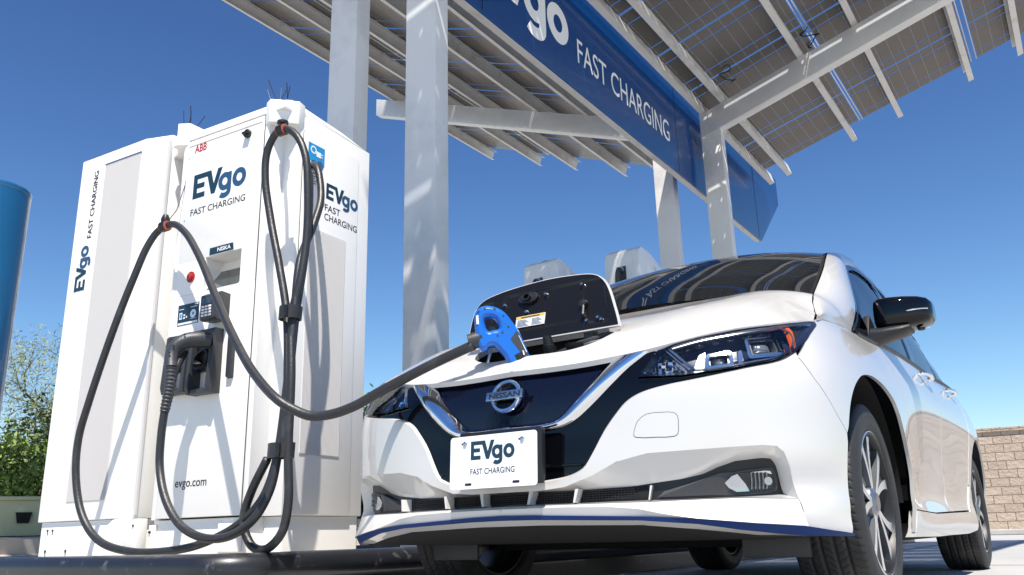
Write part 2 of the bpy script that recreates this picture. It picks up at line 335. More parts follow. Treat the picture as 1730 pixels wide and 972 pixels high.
# ------------------------------------------------------------------ vegetation
def tree(name,label,cat,base,h,spread,nleaf,leafm,leaf,trunk_r,dens=1,seed=1,low=.1,nb=26,group=None,fine=False):
    rs=np.random.RandomState(seed); t=thing(name,label,cat,base,group); B=Vector(base); br=MB(); tips=[]
    def limb(p,d,L,r,lev):
        pts=[p]; q=p; dd=d
        for k in range(4):
            dd=(dd+Vector(rs.normal(0,.22,3))).normalized(); q=q+dd*L/4; pts.append(q)
        br.tube(pts,[r*(1-.6*k/4) for k in range(5)],6,False)
        if lev==0: tips.extend(pts[1:]); return
        for k in range(3 if lev>1 else 4):
            j=rs.randint(1,5); nd=(dd+Vector(rs.normal(0,.75,3))+Vector((0,0,.25))).normalized(); limb(pts[j],nd,L*rs.uniform(.5,.75),r*.5,lev-1)
    for k in range(4):
        a=rs.uniform(0,6.28); d=Vector((math.cos(a)*.5*spread/h,math.sin(a)*.5*spread/h,1)).normalized(); limb(B+Vector((rs.normal(0,.05),rs.normal(0,.05),0)),d,h*.55,trunk_r,3)
    br.build('trunk','bark',t,sharp=None,fix=False)
    T=np.array([tuple(q) for q in tips]); c=np.array(base)
    idx=rs.randint(0,len(T),nleaf); sig=.11*h*dens
    Pn=T[idx]+rs.normal(0,1,(nleaf,3))*sig*np.array([1,1,.7])
    Pn=Pn[Pn[:,2]>base[2]+low*h]
    if fine is False:  # clumping: keep points where a noise-like sum is high
        k=np.sin(Pn[:,0]*7+seed)*np.sin(Pn[:,1]*6.1)*np.sin(Pn[:,2]*8.3)+rs.normal(0,.35,len(Pn)); Pn=Pn[k>-.25]
    n=len(Pn); sz=leaf*rs.uniform(.6,1.4,n)[:,None]
    a=rs.normal(0,1,(n,3)); a/=np.linalg.norm(a,axis=1,keepdims=True); b_=rs.normal(0,1,(n,3)); b_-= (b_*a).sum(1,keepdims=True)*a; b_/=np.linalg.norm(b_,axis=1,keepdims=True)
    asp=.45 if not fine else .18
    V=np.stack([Pn-a*sz,Pn+b_*sz*asp,Pn+a*sz,Pn-b_*sz*asp],1).reshape(-1,3); Fc=np.arange(4*n).reshape(-1,4)
    mk('crown',V,Fc,leafm,t,smooth=False)
    return t
tree('bushy_tree','dense bright green bushy tree with a low leafy crown at the far left','tree',azp(-116.6,12.5,.5),1.15,2.2,12000,'leaf1',.038,.03,seed=3,low=.05)
tree('bushy_tree','dark green bush partly hidden behind the left edge of the white cabinets','tree',azp(-119.5,13.2,.5),1.6,2.0,7000,'leaf3',.04,.03,seed=5,low=.05)
tree('palo_verde_tree','tall wispy yellow green desert tree rising above the bushes at the left','tree',azp(-118.2,15.0,.5),3.3,3.2,24000,'leaf2',.034,.045,seed=11,low=.12,fine=True,dens=.55)
tree('roadside_tree','small green tree seen in the gap between the charger and the car','tree',azp(-136.4,16,.6),2.1,2.2,16000,'leaf1',.05,.06,seed=8,low=.1)
tree('clipped_hedge','dark hedge low down in the gap between the charger and the car','hedge',azp(-137.6,15,.55),.8,3.0,12000,'leaf3',.05,.03,seed=9,low=.0)
wd=thing('weed','small green weed growing from the concrete beside the rear tyre','weed',(-4.2,1.27,0))
b=MB(); rs=np.random.RandomState(4)
for k in range(26):
    a=rs.uniform(0,6.28); L=rs.uniform(.02,.075); d=np.array([math.cos(a),math.sin(a),rs.uniform(.1,.7)]); s=np.array([-math.sin(a),math.cos(a),0])*.007; p0=np.array([-4.2,1.27,.004]); b.add([p0-s,p0+s,p0+d*L+s*.2,p0+d*L-s*.2],[(0,1,2,3)])
b.build('leaves','weed',wd,smooth=False)
# ------------------------------------------------------------------ blue bollard
bt=thing('bollard','tall glossy blue steel bollard cut off by the left edge','bollard',(2.007,-.863,0))
MB().lathe([(.0865,0),(.0865,1.150)],(2.007,-.863,0),'z',48).build('post','signblue2',bt)
MB().lathe([(.0,1.168),(.05,1.168),(.0815,1.163),(.087,1.157),(.0875,1.148),(.0865,1.146)],(2.007,-.863,0),'z',48).build('cap','signblue2',bt)
# ------------------------------------------------------------------ solar canopy
def panel_mat():
    m=bpy.data.materials.new('solar module underside'); m.use_nodes=True; t=m.node_tree; b=t.nodes['Principled BSDF']; o=t.nodes['Material Output']; b.inputs['Roughness'].default_value=.35
    tc=t.nodes.new('ShaderNodeTexCoord'); sp=t.nodes.new('ShaderNodeSeparateXYZ'); t.links.new(tc.outputs['Object'],sp.inputs[0])
    def math_(op,a,bv=None,c=None):
        n=t.nodes.new('ShaderNodeMath'); n.operation=op
        for i,q in enumerate((a,bv,c)):
            if q is None: continue
            if isinstance(q,(int,float)): n.inputs[i].default_value=q
            else: t.links.new(q,n.inputs[i])
        return n.outputs[0]
    X=sp.outputs[0]; Y=sp.outputs[1]
    def line(coord,pos,w): return math_('LESS_THAN',math_('ABSOLUTE',math_('SUBTRACT',coord,pos)),w/2)
    def period(coord,p,w,off=0): return math_('LESS_THAN',math_('ABSOLUTE',math_('SUBTRACT',math_('MODULO',math_('ADD',coord,p*40+off),p),p/2)),w/2)
    clear=math_('MAXIMUM',math_('MAXIMUM',line(X,.205,.018),line(X,.815,.018)),math_('MAXIMUM',line(Y,0.004,.012),line(Y,1.596,.012)))
    edgeln=period(Y,.1595,.0035,.0)
    dot=math_('MULTIPLY',period(Y,.1595,.016),period(X,.21,.016,.02))
    fine=period(X,.0035,.0008)
    clear=math_('MAXIMUM',clear,dot)
    # colour
    n=t.nodes.new('ShaderNodeTexNoise'); n.inputs['Scale'].default_value=2.5; t.links.new(tc.outputs['Object'],n.inputs[0])
    cr=t.nodes.new('ShaderNodeValToRGB'); cr.color_ramp.elements[0].color=(.085,.075,.062,1); cr.color_ramp.elements[1].color=(.12,.106,.09,1); t.links.new(n.outputs[0],cr.inputs[0])
    mx=t.nodes.new('ShaderNodeMix'); mx.data_type='RGBA'; t.links.new(edgeln,mx.inputs[0]); t.links.new(cr.outputs[0],mx.inputs[6]); mx.inputs[7].default_value=(.40,.40,.42,1)
    st=period(X,.026,.003); mx2=t.nodes.new('ShaderNodeMix'); mx2.data_type='RGBA'; t.links.new(st,mx2.inputs[0]); t.links.new(mx.outputs[2],mx2.inputs[6]); mx2.inputs[7].default_value=(.15,.135,.12,1)
    t.links.new(mx2.outputs[2],b.inputs['Base Color'])
    tp=t.nodes.new('ShaderNodeBsdfTransparent'); tp.inputs[0].default_value=(.92,.95,.98,1); ms=t.nodes.new('ShaderNodeMixShader'); t.links.new(clear,ms.inputs[0]); t.links.new(b.outputs[0],ms.inputs[1]); t.links.new(tp.outputs[0],ms.inputs[2]); t.links.new(ms.outputs[0],o.inputs[0])
    return m
PM=panel_mat()
def wing(t,slope,zf,ycol,zcol,xcols,ybeam,purl,rows,beamh,wx=.145,wy=.275,sign=1):
    ang=math.atan(slope)
    # columns
    for x in xcols:
        b=MB().box((x-wx/2,ycol-wy/2,.168),(x+wx/2,ycol+wy/2,zcol),.012); b.build('column','steel',t)
        MB().box((x-.2,ycol-.27,.168),(x+.2,ycol+.27,.19),.003).build('base_plate','steel',t)
    # beams: rectangular tube following the slope, top = zf(y), underside beamh below
    for x in xcols:
        y0,y1=ybeam
        b=MB().prism([(y0,zf(y0)-beamh),(y1,zf(y1)-beamh*.93),(y1,zf(y1)-.002),(y0,zf(y0)-.002)],0,x-wx/2-.004,x+wx/2+.004,.012); b.build('beam','beam',t)
    for y in purl:
        h=.17; wd=.075; z=zf(y)
        def fn(q,y=y,z=z): 
            v=q[1]; u=q[2]; return (q[0],y+v*math.cos(ang)-u*math.sin(ang),z+v*math.sin(ang)+u*math.cos(ang))
        # C section purlin: web + two flanges with lips
        b=MB(); s=1 if sign>0 else -1
        x0,x1=-10.06,1.74
        b.box((x0,-wd/2,0),(x1,wd/2,.006),0,fn); b.box((x0,-wd/2,h-.006),(x1,wd/2,h),0,fn)
        b.box((x0,s*(wd/2-.006) if s>0 else -wd/2,.0062),(x1,wd/2 if s>0 else -wd/2+.006,h-.0062),0,fn)
        b.box((x0,-s*wd/2 if s<0 else -wd/2,.0062),(x1,(-wd/2+.005) if s>0 else wd/2,.03),0,fn) if False else None
        b.build('purlin','purlin',t,smooth=False)
    # modules
    me=None
    th=.03
    for ry in rows:
        for i in range(11):
            x0=1.60-(i+1)*1.04
            if me is None:
                b=MB().box((.012,.0,0),(1.012,1.60,.0015),0); o=b.build('solar_panel',PM,None,smooth=False); o.parent=t; me=o.data
            else: o=bpy.data.objects.new('solar_panel',me); COL.objects.link(o); o.parent=t
            yb=ry; zb=zf(ry)
            v=Vector((x0,yb-.178*math.sin(ang),zb+.178*math.cos(ang)))-ROOT[t]; o.location=v; o.rotation_euler=(ang,0,0)
        # aluminium rails at row edges
        for e in (0,1.60):
            yy=ry+e*math.cos(ang); zz=zf(ry)+e*math.sin(ang)
            def fn(q,y=yy,z=zz):
                v=q[1]; u=q[2]; return (q[0],y+v*math.cos(ang)-u*math.sin(ang),z+v*math.sin(ang)+u*math.cos(ang))
            sgn=-1 if e==0 else 1
            MB().box((-9.86,.003*sgn if sgn>0 else -.016,.172),(1.61,.016 if sgn>0 else -.003,.20),0,fn).build('panel_rail','satin',t,smooth=False)
zr=lambda y:5.70+.28*(y+1.83)
ct=thing('solar_canopy','right wing of the solar carport rising over the car on white steel columns','solar canopy',(-4.2,-2.0,.168))
wing(ct,.28,zr,-2.0,5.63,(-1.17,-7.14),(-2.137,2.55),[-2.08,-1.79,-.74,-.05,.95,1.61,2.55],[-2.10,-.50,1.13],.34,sign=1)
zl=lambda y:7.70-.39*(y+7.88)
ct2=thing('solar_canopy','left wing of the solar carport behind the blue sign, its underside seen edge on','solar canopy',(-4.2,-2.69,.168))
wing(ct2,-.39,zl,-2.69,5.36,(-1.09,-7.08),(-7.95,-2.56),[-7.57,-6.45,-5.66,-4.65,-3.8,-3.0],[-7.72,-6.215,-4.71],.32,sign=-1)
for (x,y,z,t_) in ((-7.0,-2.0,5.9,ct),(-6.9,-1.6,5.85,ct),(-7.2,-.62,6.15,ct)):
    P=[Vector((x,y,z))]
    for k in range(9): P.append(P[-1]+Vector((RNG.uniform(-.05,.12),RNG.uniform(-.09,.1),RNG.uniform(-.05,.05))))
    MB().tube(smoothpts(P,5),.008,6).build('wire','black',t_)
# ------------------------------------------------------------------ blue sign
st=thing('fascia_sign','long blue sign between the two canopy wings with white lettering','sign',(-5,-2.35,4.56))
prof=[(-9.65,4.56),(-10.86,5.55),(-10.86,6.02),(.86,6.02),(.86,5.55),(-.35,4.56)]
MB().prism(prof,1,-2.315,-2.235,.010).build('body','signblue',st)
MB().box((-9.6,-2.318,4.550),(-.4,-2.25,4.5595),0).build('bottom_trim','purlin',st,smooth=False)
for x in (-2.2,-6.45,-9.55):
    MB().box((x-.006,-2.2355,4.60),(x+.006,-2.2335,6.0),0).build('panel_seam','navy',st,smooth=False)
fn=frame_fn((-2.05,-2.235,4.945),(-1,0,0),(0,0,1),.004)
evlogo(fn,.58,st,'whiteink','whiteink')
text('lettering','FAST CHARGING',.285,frame_fn((-3.86,-2.235,4.905),(-1,0,0),(0,0,1),.004),'whiteink',st,bold=.0,width=2.32)
# ------------------------------------------------------------------ chargers (cabinet frame: x out of the front, y towards the car, z up)
th=math.radians(3.5); CN=Vector((math.cos(th),math.sin(th),0)); CM=Vector((-math.sin(th),math.cos(th),0)); CO=Vector((.60,-1.385,.168))
ZS=.032
LC=lambda q: CO+CN*q[0]+CM*q[1]+Vector((0,0,q[2]+(ZS if q[2]>.03 else ZS*q[2]/.03)))
LCz=lambda q: CO+CN*q[0]+CM*q[1]+Vector((0,0,q[2]+ZS))
def vplane(axis): # lettering frames on the cabinets
    pass
ch=thing('charging_station','main white cabinet with screen, plug holsters and looped black cables, nearest the car','charging station',tuple(CO))
# plinth and body with a cable notch at each front corner
foot=[(-.605,-.80),(-.10,-.80),(-.10,-.70),(-.005,-.69),(0,-.67),(0,-.115),(-.006,-.10),(-.095,-.10),(-.10,-.095),(-.10,-.006),(-.106,0),(-.605,0)]
pf=[(-.59,-.78),(-.12,-.78),(-.12,-.69),(-.018,-.69),(-.018,-.12),(-.12,-.12),(-.12,-.012),(-.59,-.012)]
MB().prism(pf,2,-.03,.148,.003,LC).build('plinth','white',ch)
b=MB(); ft=[(x,y) for x,y in foot]
# front skin has a hole for the screen, so the front slab is made of pieces
back=[(-.605,-.80),(-.16,-.80),(-.16,0),(-.605,0)]
sc0,sc1,sz0,sz1=-.462,-.226,1.168,1.332
b.prism(back,2,.15,1.985,.006,LC)
b.prism([(-.162,-.80),(-.10,-.80),(-.10,-.70),(-.02,-.69),(-.02,-.69),(-.02,-.672),(-.162,-.672)],2,.15,1.985,0,LC) if False else None
# corner mullions
b.prism([(-.161,-.799),(-.10,-.799),(-.10,-.70),(-.004,-.695),(0,-.685),(0,-.66),(-.161,-.66)],2,.15,1.985,.002,LC)
b.prism([(-.161,-.125),(0,-.125),(0,-.112),(-.006,-.102),(-.10,-.10),(-.10,-.001),(-.161,-.001)],2,.15,1.985,.002,LC)
# top cap sloping to the rear
b.prism([(-.605,1.986),(0,1.986),(-.012,2.03),(-.05,2.045),(-.40,2.02),(-.605,1.99)],1,-.79,-.01,.004,lambda q:LC((q[0],q[1],q[2])))
b.build('cabinet_body','white',ch)
# front door around the screen opening
D0,D1=-.655,-.130
b=MB()
b.box((-.160,D0,.155),(.004,D1,sz0-.0),.003,LC).box((-.160,D0,sz1),(.004,D1,1.975),.003,LC).box((-.160,D0,sz0+.0005),(.0038,sc0,sz1-.0005),0,LC).box((-.160,sc1,sz0+.0005),(.0038,D1,sz1-.0005),0,LC)
b.build('front_door','white',ch)
b=MB().box((.0042,D0+.012,1.945),(.0062,D1-.012,1.949),0,LC); b.build('door_seam','grille',ch)
b=MB(); gx=.0008
for y0,y1,z0,z1 in ((D0-.003,D0-.0005,.155,1.975),(D1+.0005,D1+.003,.155,1.975),(D0,D1,1.9755,1.9775)): b.box((-.001,y0,z0),(gx,y1,z1),0,LC)
b.build('door_gap','grey',ch,smooth=False)
b=MB()
for z in (.35,.95,1.55,1.88): b.lathe([(0,.0052),(.0035,.0050),(.004,.004)],(0,0,0),'x',10,fn=lambda q,z=z:LC((q[0],q[1]+D0+.018,q[2]+z)))
split_build(b,'screw','satin',ch)
# screen recess: sloping screen rising from the front lip to the back
b=MB(); v=[LC(q) for q in [(.0,sc0+.012,sz0+.004),(.0,sc1-.012,sz0+.004),(-.085,sc1-.012,sz0+.115),(-.085,sc0+.012,sz0+.115)]]
b.add(v,[(0,1,2,3)]); scn=b.build('screen','screen',ch,smooth=False)
b=MB(); v=[LC(q) for q in [(-.085,sc0,sz0+.115),(-.085,sc1,sz0+.115),(-.10,sc1,sz1),(-.10,sc0,sz1),(.0,sc0,sz0+.002),(.0,sc1,sz0+.002),(-.087,sc1,sz0+.112),(-.087,sc0,sz0+.112)]]; b.add(v,[(0,1,2,3),(4,5,6,7)]); b.build('screen_bezel','white',ch,smooth=False)
FY=lambda y,z,l=.0045: frame_fn(LC((0,y,z)),CM,(0,0,1),l)
FX=lambda x,z,l=.0035: frame_fn(LC((x,0,z)),-CN,(0,0,1),l)
# name strip
b=MB().add([LC((.006,-.437,1.337)),LC((.006,-.277,1.337)),LC((.006,-.283,1.372)),LC((.006,-.437,1.372))],[(0,1,2,3)]); b.build('name_strip','ink',ch,smooth=False)
text('lettering','NISKA',.0185,FY(-.385,1.346,.0072),'whiteink',ch,bold=.02,width=.088)
evlogo(FY(-.592,1.652),.127,ch)
text('lettering','FAST CHARGING',.033,FY(-.60,1.567),'inkblack',ch,width=.372)
abb=text('lettering','ABB',.040,FY(-.603,1.902),'inkred',ch,bold=.03,width=.086)
text('lettering','evgo.com',.037,FY(-.545,.285),'inkblack',ch,width=.20)
# emergency button, lock knob
def disc(b,y,z,r,x0,x1,n=28,dome=0):
    fn=lambda q:LC((q[0],q[1]+y,q[2]+z)); return b.lathe([(0,x1+dome),(r*.6,x1+dome*.7),(r,x1),(r,x0)],(0,0,0),'x',n,fn=fn)
disc(MB(),-.554,1.252,.027,.004,.008).build('button_ring','inkred',ch)
disc(MB(),-.554,1.252,.017,.008,.016,dome=.004).build('emergency_button','inkred',ch)
k=disc(MB(),-.232,1.905,.021,.004,.018,dome=.003); k.box((.018,-.252,1.899),(.030,-.212,1.911),.003,LC); k.build('lock_knob','black',ch)
# instruction stickers
def sticker(y0,y1,z0,z1,kind):
    s=thing_part=MB().box((.0042,y0,z0),(.0055,y1,z1),0,LC).build('sticker','ink',ch,smooth=False); w_=y1-y0; h_=z1-z0
    b=MB()
    def R(u0,v0,u1,v1): b.add([LC((.0059,y0+u*w_,z0+v*h_)) for u,v in ((u0,v0),(u1,v0),(u1,v1),(u0,v1))],[(0,1,2,3)])
    def Cc(u,v,r): b.add([LC((.0059,y0+u*w_+r*math.cos(a),z0+v*h_+r*math.sin(a))) for a in np.linspace(0,2*math.pi,20,False)],[tuple(range(20))])
    if kind==0:
        R(.03,.03,.97,.13); R(.08,.30,.22,.62); R(.28,.30,.36,.38); R(.28,.44,.36,.52); R(.40,.34,.46,.42); Cc(.74,.48,.020); R(.06,.76,.28,.79); R(.60,.80,.92,.83); R(.62,.24,.90,.26); R(.80,.90,.96,.96)
    else:
        Cc(.52,.52,.030); R(.18,.84,.80,.87); R(.20,.12,.80,.14)
    b.build('lettering','sticker',ch,smooth=False)
    b=MB()
    def R(u0,v0,u1,v1): b.add([LC((.0063,y0+u*w_,z0+v*h_)) for u,v in ((u0,v0),(u1,v0),(u1,v1),(u0,v1))],[(0,1,2,3)])
    if kind==0: R(.105,.36,.195,.56); R(.70,.42,.80,.56)
    else: R(.40,.40,.66,.50); R(.42,.56,.56,.66)
    b.build('symbol','skyblue',ch,smooth=False)
sticker(-.622,-.480,1.022,1.122,0); sticker(-.465,-.385,1.026,1.116,1)
# card reader
b=MB().prism([(.004,1.00),(.004,1.125),(.055,1.128),(.085,1.110),(.085,1.005),(.07,.995)],1,-.375,-.275,.004,lambda q:LC(q)); cr=b.build('card_reader','grey',ch)
MB().box((.0855,-.365,1.07),(.088,-.300,1.10),.001,LC).build('display','screen',cr,smooth=False)
b=MB()
for i in range(3):
    for j in range(4): b.box((.0855,-.362+i*.022,1.012+j*.0135),(.0885,-.345+i*.022,1.021+j*.0135),.001,LC)
b.build('keys','sticker',cr,smooth=False)
# plug holsters: open black frames with a sloping socket
def holster(y0,y1,z0,z1,d=.072):
    h=MB(); w_=.022
    h.prism([(.004,z0),(d-.01,z0),(d,z0+.03),(d*.8,z1-.01),(d*.7,z1),(.004,z1)],1,y0,y0+w_,.003,lambda q:LC(q))
    h.prism([(.004,z0),(d-.01,z0),(d,z0+.03),(d*.8,z1-.01),(d*.7,z1),(.004,z1)],1,y1-w_,y1,.003,lambda q:LC(q))
    h.box((.004,y0+w_,z0+.001),(d-.012,y1-w_,z0+.022),.003,LC); h.box((.004,y0+w_,z1-.03),(d*.72,y1-w_,z1-.001),.003,LC)
    o=h.build('plug_holster','grey',ch)
    MB().prism([(.006,z0+.105),(.010,z1-.032),(.045,z1-.032),(.020,z0+.105)],1,y0+w_+.001,y1-w_-.001,0,lambda q:LC(q)).build('socket','black',o)
    MB().lathe([(.0,.0),(.035,.0),(.046,.05),(.048,.075),(.040,.075),(.036,.02)],(0,0,0),'x',24,fn=lambda q:LC((.006+q[0]*.75-q[2]*.25,(y0+y1)/2+q[1],(z0+z1)/2+.035+q[2]-q[0]*.4))).build('plug_guide','black',o)
holster(-.617,-.468,.692,.962); holster(-.455,-.302,.676,.966)
MB().prism([(.004,.735),(.022,.742),(.022,.925),(.004,.932)],1,-.255,-.222,.002,lambda q:LC(q)).build('side_handle','grey',ch)
# cable carrier blocks over the notches
for pol,zz in (([(.0,-.128),(.018,-.085),(-.075,.012),(-.125,.0),(-.125,-.128)],(1.925,2.042)),([(.0,-.66),(.03,-.715),(-.05,-.80),(-.06,-.86),(-.14,-.86),(-.14,-.66)],(1.965,2.085))):
    b=MB(); b.prism(pol,2,zz[0],zz[1],.004,LC); b.build('cable_carrier','white',ch)
b=MB()
for y,x,dy,dx in ((-.11,-.02,-.05,.0),(-.085,-.03,-.05,.03),(-.08,-.04,-.02,-.02),(-.05,-.05,.02,.0),(-.05,-.055,.012,.02),(-.12,-.06,.05,-.02),(-.74,-.03,-.03,0),(-.73,-.04,.05,.02),(-.70,-.05,.07,-.02),(-.71,-.04,.03,.03)):
    z0=2.05 if y>-.4 else 2.08; L_=RNG.uniform(.07,.12); b.tube([LC((x,y,z0-.01)),LC((x+dx*.5,y+dy*.5,z0+L_*.5)),LC((x+dx,y+dy*.8,z0+L_))],[.0016,.002,.0022],5)
split_build(b,'bird_spike','black',ch)
# side door
MB().box((-.515,-.002,.155),(-.125,.006,1.912),.002,LC).build('side_door','white',ch)
b=MB().box((-.43,.0062,.405),(-.178,.0085,1.445),0,LC); sg=b.build('vent','grille',ch,smooth=False)
b=MB().box((-.518,-.001,.155),(-.5155,.0008,1.912),0,LC).box((-.1245,-.001,.155),(-.122,.0008,1.912),0,LC).box((-.515,-.001,1.9125),(-.125,.0008,1.915),0,LC); b.build('door_gap','grey',ch,smooth=False)
b=MB()
for i in range(34):
    x=-.427+i*.00742; b.box((x,.0085,.41),(x+.0035,.0105,1.44),0,LC)
b.build('vent_slat','grille',sg,smooth=False)
b=MB().add([LC((-.150,.0075,1.775)),LC((-.150,.0075,1.868)),LC((-.262,.0075,1.868)),LC((-.262,.0075,1.775))],[(0,1,2,3)]); b.build('plug_sticker','skyblue',ch,smooth=False)
b=MB(); fx=lambda u,v:LC((-.150-u,.0080,1.775+v))
for (u0,v0,u1,v1) in ((.055,.035,.085,.062),(.085,.040,.100,.044),(.085,.053,.100,.057),(.03,.046,.055,.051)): b.add([fx(u0,v0),fx(u1,v0),fx(u1,v1),fx(u0,v1)],[(0,1,2,3)])
v,f=shape2d(ring(.035,.062,.020,.020,.007)); b.add([fx(q[0],q[1])+Vector((0,0,0)) for q in v],f); b.build('symbol','whiteink',ch,smooth=False)
b=MB().add([LC((-.150,.0076,1.66)),LC((-.150,.0076,1.76)),LC((-.255,.0076,1.76)),LC((-.255,.0076,1.66))],[(0,1,2,3)]); b.build('data_plate','sticker',ch,smooth=False)
b=MB()
for k in range(7): b.add([LC((-.155,.0080,1.665+k*.012)),LC((-.155,.0080,1.670+k*.012)),LC((-.155-.09*(.6+.4*math.sin(k*3)),.0080,1.670+k*.012)),LC((-.155-.09*(.6+.4*math.sin(k*3)),.0080,1.665+k*.012))],[(0,1,2,3)])
b.build('lettering','ink',ch,smooth=False)
evlogo(FX(-.283,1.622,.0065),.081,ch,'ink','ink2')
text('lettering','FAST',.033,FX(-.275,1.560,.0065),'inkblack',ch,width=.108)
text('lettering','CHARGING',.033,FX(-.275,1.513,.0065),'inkblack',ch,width=.235)
# feet brackets
b=MB().box((-.02,-.83,.03),(.03,-.735,.16),.004,LC); b.build('anchor_bracket','white',ch)
b=MB().box((-.016,-.70,.02),(-.002,-.665,.13),.002,LC).box((-.016,-.26,.02),(.0,-.13,.125),.003,LC); split_build(b,'anchor_bracket','white',ch)
b=MB(); disc(b,-.69,.10,.006,-.002,.004,10); disc(b,-.765,.13,.005,.03,.034,10); split_build(b,'bolt','black',ch)
# left power cabinet
lc=thing('power_cabinet','wide white power cabinet with a tall vent and sideways lettering, left of the cable station','power cabinet',tuple(LC((0,-1.2,0))))
MB().prism([(-.60,-1.515),(-.012,-1.515),(-.012,-.86),(-.60,-.86)],2,-.03,.163,.003,LC).build('plinth','white',lc)
MB().prism([(-.62,-1.535),(-.002,-1.535),(0,-1.53),(0,-1.0),(-.045,-.845),(-.62,-.845)],2,.165,2.09,.004,LC).build('cabinet_body','white',lc)
b=MB().prism([(-.62,2.0905),(0,2.0905),(-.03,2.105),(-.62,2.105)],1,-1.53,-1.0,.002,lambda q:LC(q)); b.build('top_cap','white',lc)
g_=MB()
for i in range(44):
    y=-1.318+i*.00665; g_.box((.001,y,.255),(.0042,y+.0038,2.015),0,LC)
vt=MB().box((.0002,-1.32,.252),(.0018,-1.024,2.018),0,LC).build('vent','grille',lc,smooth=False); g_.build('vent_slat','grille',vt,smooth=False)
MB().box((.0002,-1.322,2.018),(.006,-1.022,2.024),0,LC).build('vent_frame','satin',lc,smooth=False)
MB().box((-.040,-.858,.18),(-.028,-.84,2.05),0,LC).build('door_seam','grille',lc,smooth=False)
b=MB(); 
for y,z in ((-1.46,.125),(-1.46,.03),(-1.30,.03),(-1.42,.125)): disc(b,y,z,.005,-.012,-.008,10); b.box((-.0118,y-.002,z-.022),(-.0105,y+.002,z-.003),0,LC)
split_build(b,'bolt','black',lc)
VF=lambda y,z:frame_fn(LC((0,y,z)),(0,0,1),-CM,.001)
VFf=frame_fn(LC((.0,-1.408,1.253)),(0,0,1),tuple(-CM),.0)
def vf(y,z):
    o=LC((.0016,y,z)); return lambda q:o+Vector((0,0,1))*q[0]-CM*q[1]+CN*q[2]
evlogo(vf(-1.385,1.33),.087,lc)
text('lettering','FAST CHARGING',.036,vf(-1.377,1.615),'inkblack',lc,width=.385)
# background chargers (tall, rounded at the back)
for (x,y,lab,knob) in ((-3.37,-1.47,'pale charging post with a black cable coming out of its recessed front, behind the windscreen',0),(-3.21,-2.21,'pale charging post with a round cap on top, peeking above the open charge flap',1)):
    t=thing('charging_post',lab,'charging station',(x,y,.168),'pale charging posts behind the car'); w_=.33; d=.62; H=2.62
    pr=[(x,.168),(x,H-.10),(x-.02,H-.03),(x-.06,H)]+[(x-.06-(d-.06)*math.sin(a),H-.36*(1-math.cos(a))) for a in np.linspace(.1,math.pi/2,10)]+[(x-d,.168)]
    MB().prism(pr,1,y-w_,y,.012).build('cabinet_body','white',t)
    MB().box((x,y-w_+.03,1.4),(x+.006,y-.06,H-.09),.002).build('front_panel','white',t)
    MB().box((x+.0065,y-w_+.115,1.9),(x+.008,y-.125,H-.17),0).build('cable_recess','grey',t,smooth=False)
    P=[(x+.01,y-.17,H-.21),(x+.05,y-.17,H-.205),(x+.075,y-.175,H-.25),(x+.07,y-.185,H-.4),(x+.06,y-.19,H-.7),(x+.05,y-.19,1.6)]
    MB().tube(smoothpts(P,6),.02,10).build('cable','rubber',t)
    MB().lathe([(.0,.02),(.03,.018),(.032,.0)],(0,0,0),'x',16,fn=lambda q:(x+.008+q[0],y-.17+q[1],H-.205+q[2])).build('cable_gland','satin',t)
    if knob: MB().lathe([(0,.035),(.06,.03),(.075,.012),(.08,0)],(x-.16,y-.16,H-.012),'z',24).build('round_cap','black',t)
    else: MB().add([(x-.30,y+.001,1.2),(x-.30,y+.001,H-.12),(x-.36,y+.001,H-.14),(x-.44,y+.001,H-.19),(x-.52,y+.001,H-.29),(x-.56,y+.001,H-.42),(x-.56,y+.001,1.2)],[tuple(range(7))]).build('side_panel','grille',t,smooth=False)
# ------------------------------------------------------------------ cables
LCc=lambda q: CO+CN*q[0]+CM*q[1]+Vector((0,0,q[2]+.032))
A=[(-0.19,0.008,1.742),(-0.12, 0.035, 1.715), (-0.05, 0.12, 1.617), (0.02, 0.194, 1.407), (0.08, 0.238, 1.168), (0.12, 0.245, 0.929), (0.15, 0.254, 0.658), (0.18, 0.247, 0.37), (0.2, 0.203, 0.208), (0.2, 0.086, 0.115), (0.2, -0.085, 0.053), (0.2, -0.251, 0.025), (0.2, -0.539, 0.022), (0.2, -0.76, 0.073), (0.2, -0.891, 0.184), (0.2, -0.966, 0.361), (0.2, -0.975, 0.518), (0.2, -0.931, 0.675), (0.18, -0.844, 0.992), (0.15, -0.776, 1.244), (0.12, -0.734, 1.412), (0.1, -0.693, 1.484), (0.1, -0.598, 1.497), (0.12, -0.479, 1.428), (0.16, -0.323, 1.278), (0.24, -0.105, 1.046), (0.34, 0.143, 0.804), (0.42, 0.353, 0.625)]
B_=[(0.12, -0.409, 0.854), (0.19, -0.371, 0.76), (0.21, -0.37, 0.681), (0.22, -0.377, 0.581), (0.22, -0.385, 0.471), (0.22, -0.376, 0.35), (0.24, -0.296, 0.217), (0.25, -0.184, 0.116), (0.25, -0.045, 0.066), (0.25, 0.098, 0.072), (0.25, 0.216, 0.132), (0.22, 0.253, 0.226), (0.2, 0.267, 0.368), (0.18, 0.274, 0.605), (0.14, 0.255, 0.923), (0.1, 0.234, 1.163), (-0.0, 0.206, 1.357), (-0.07, 0.175, 1.515), (-0.11, 0.10, 1.70),(-.15,.012,1.735)]
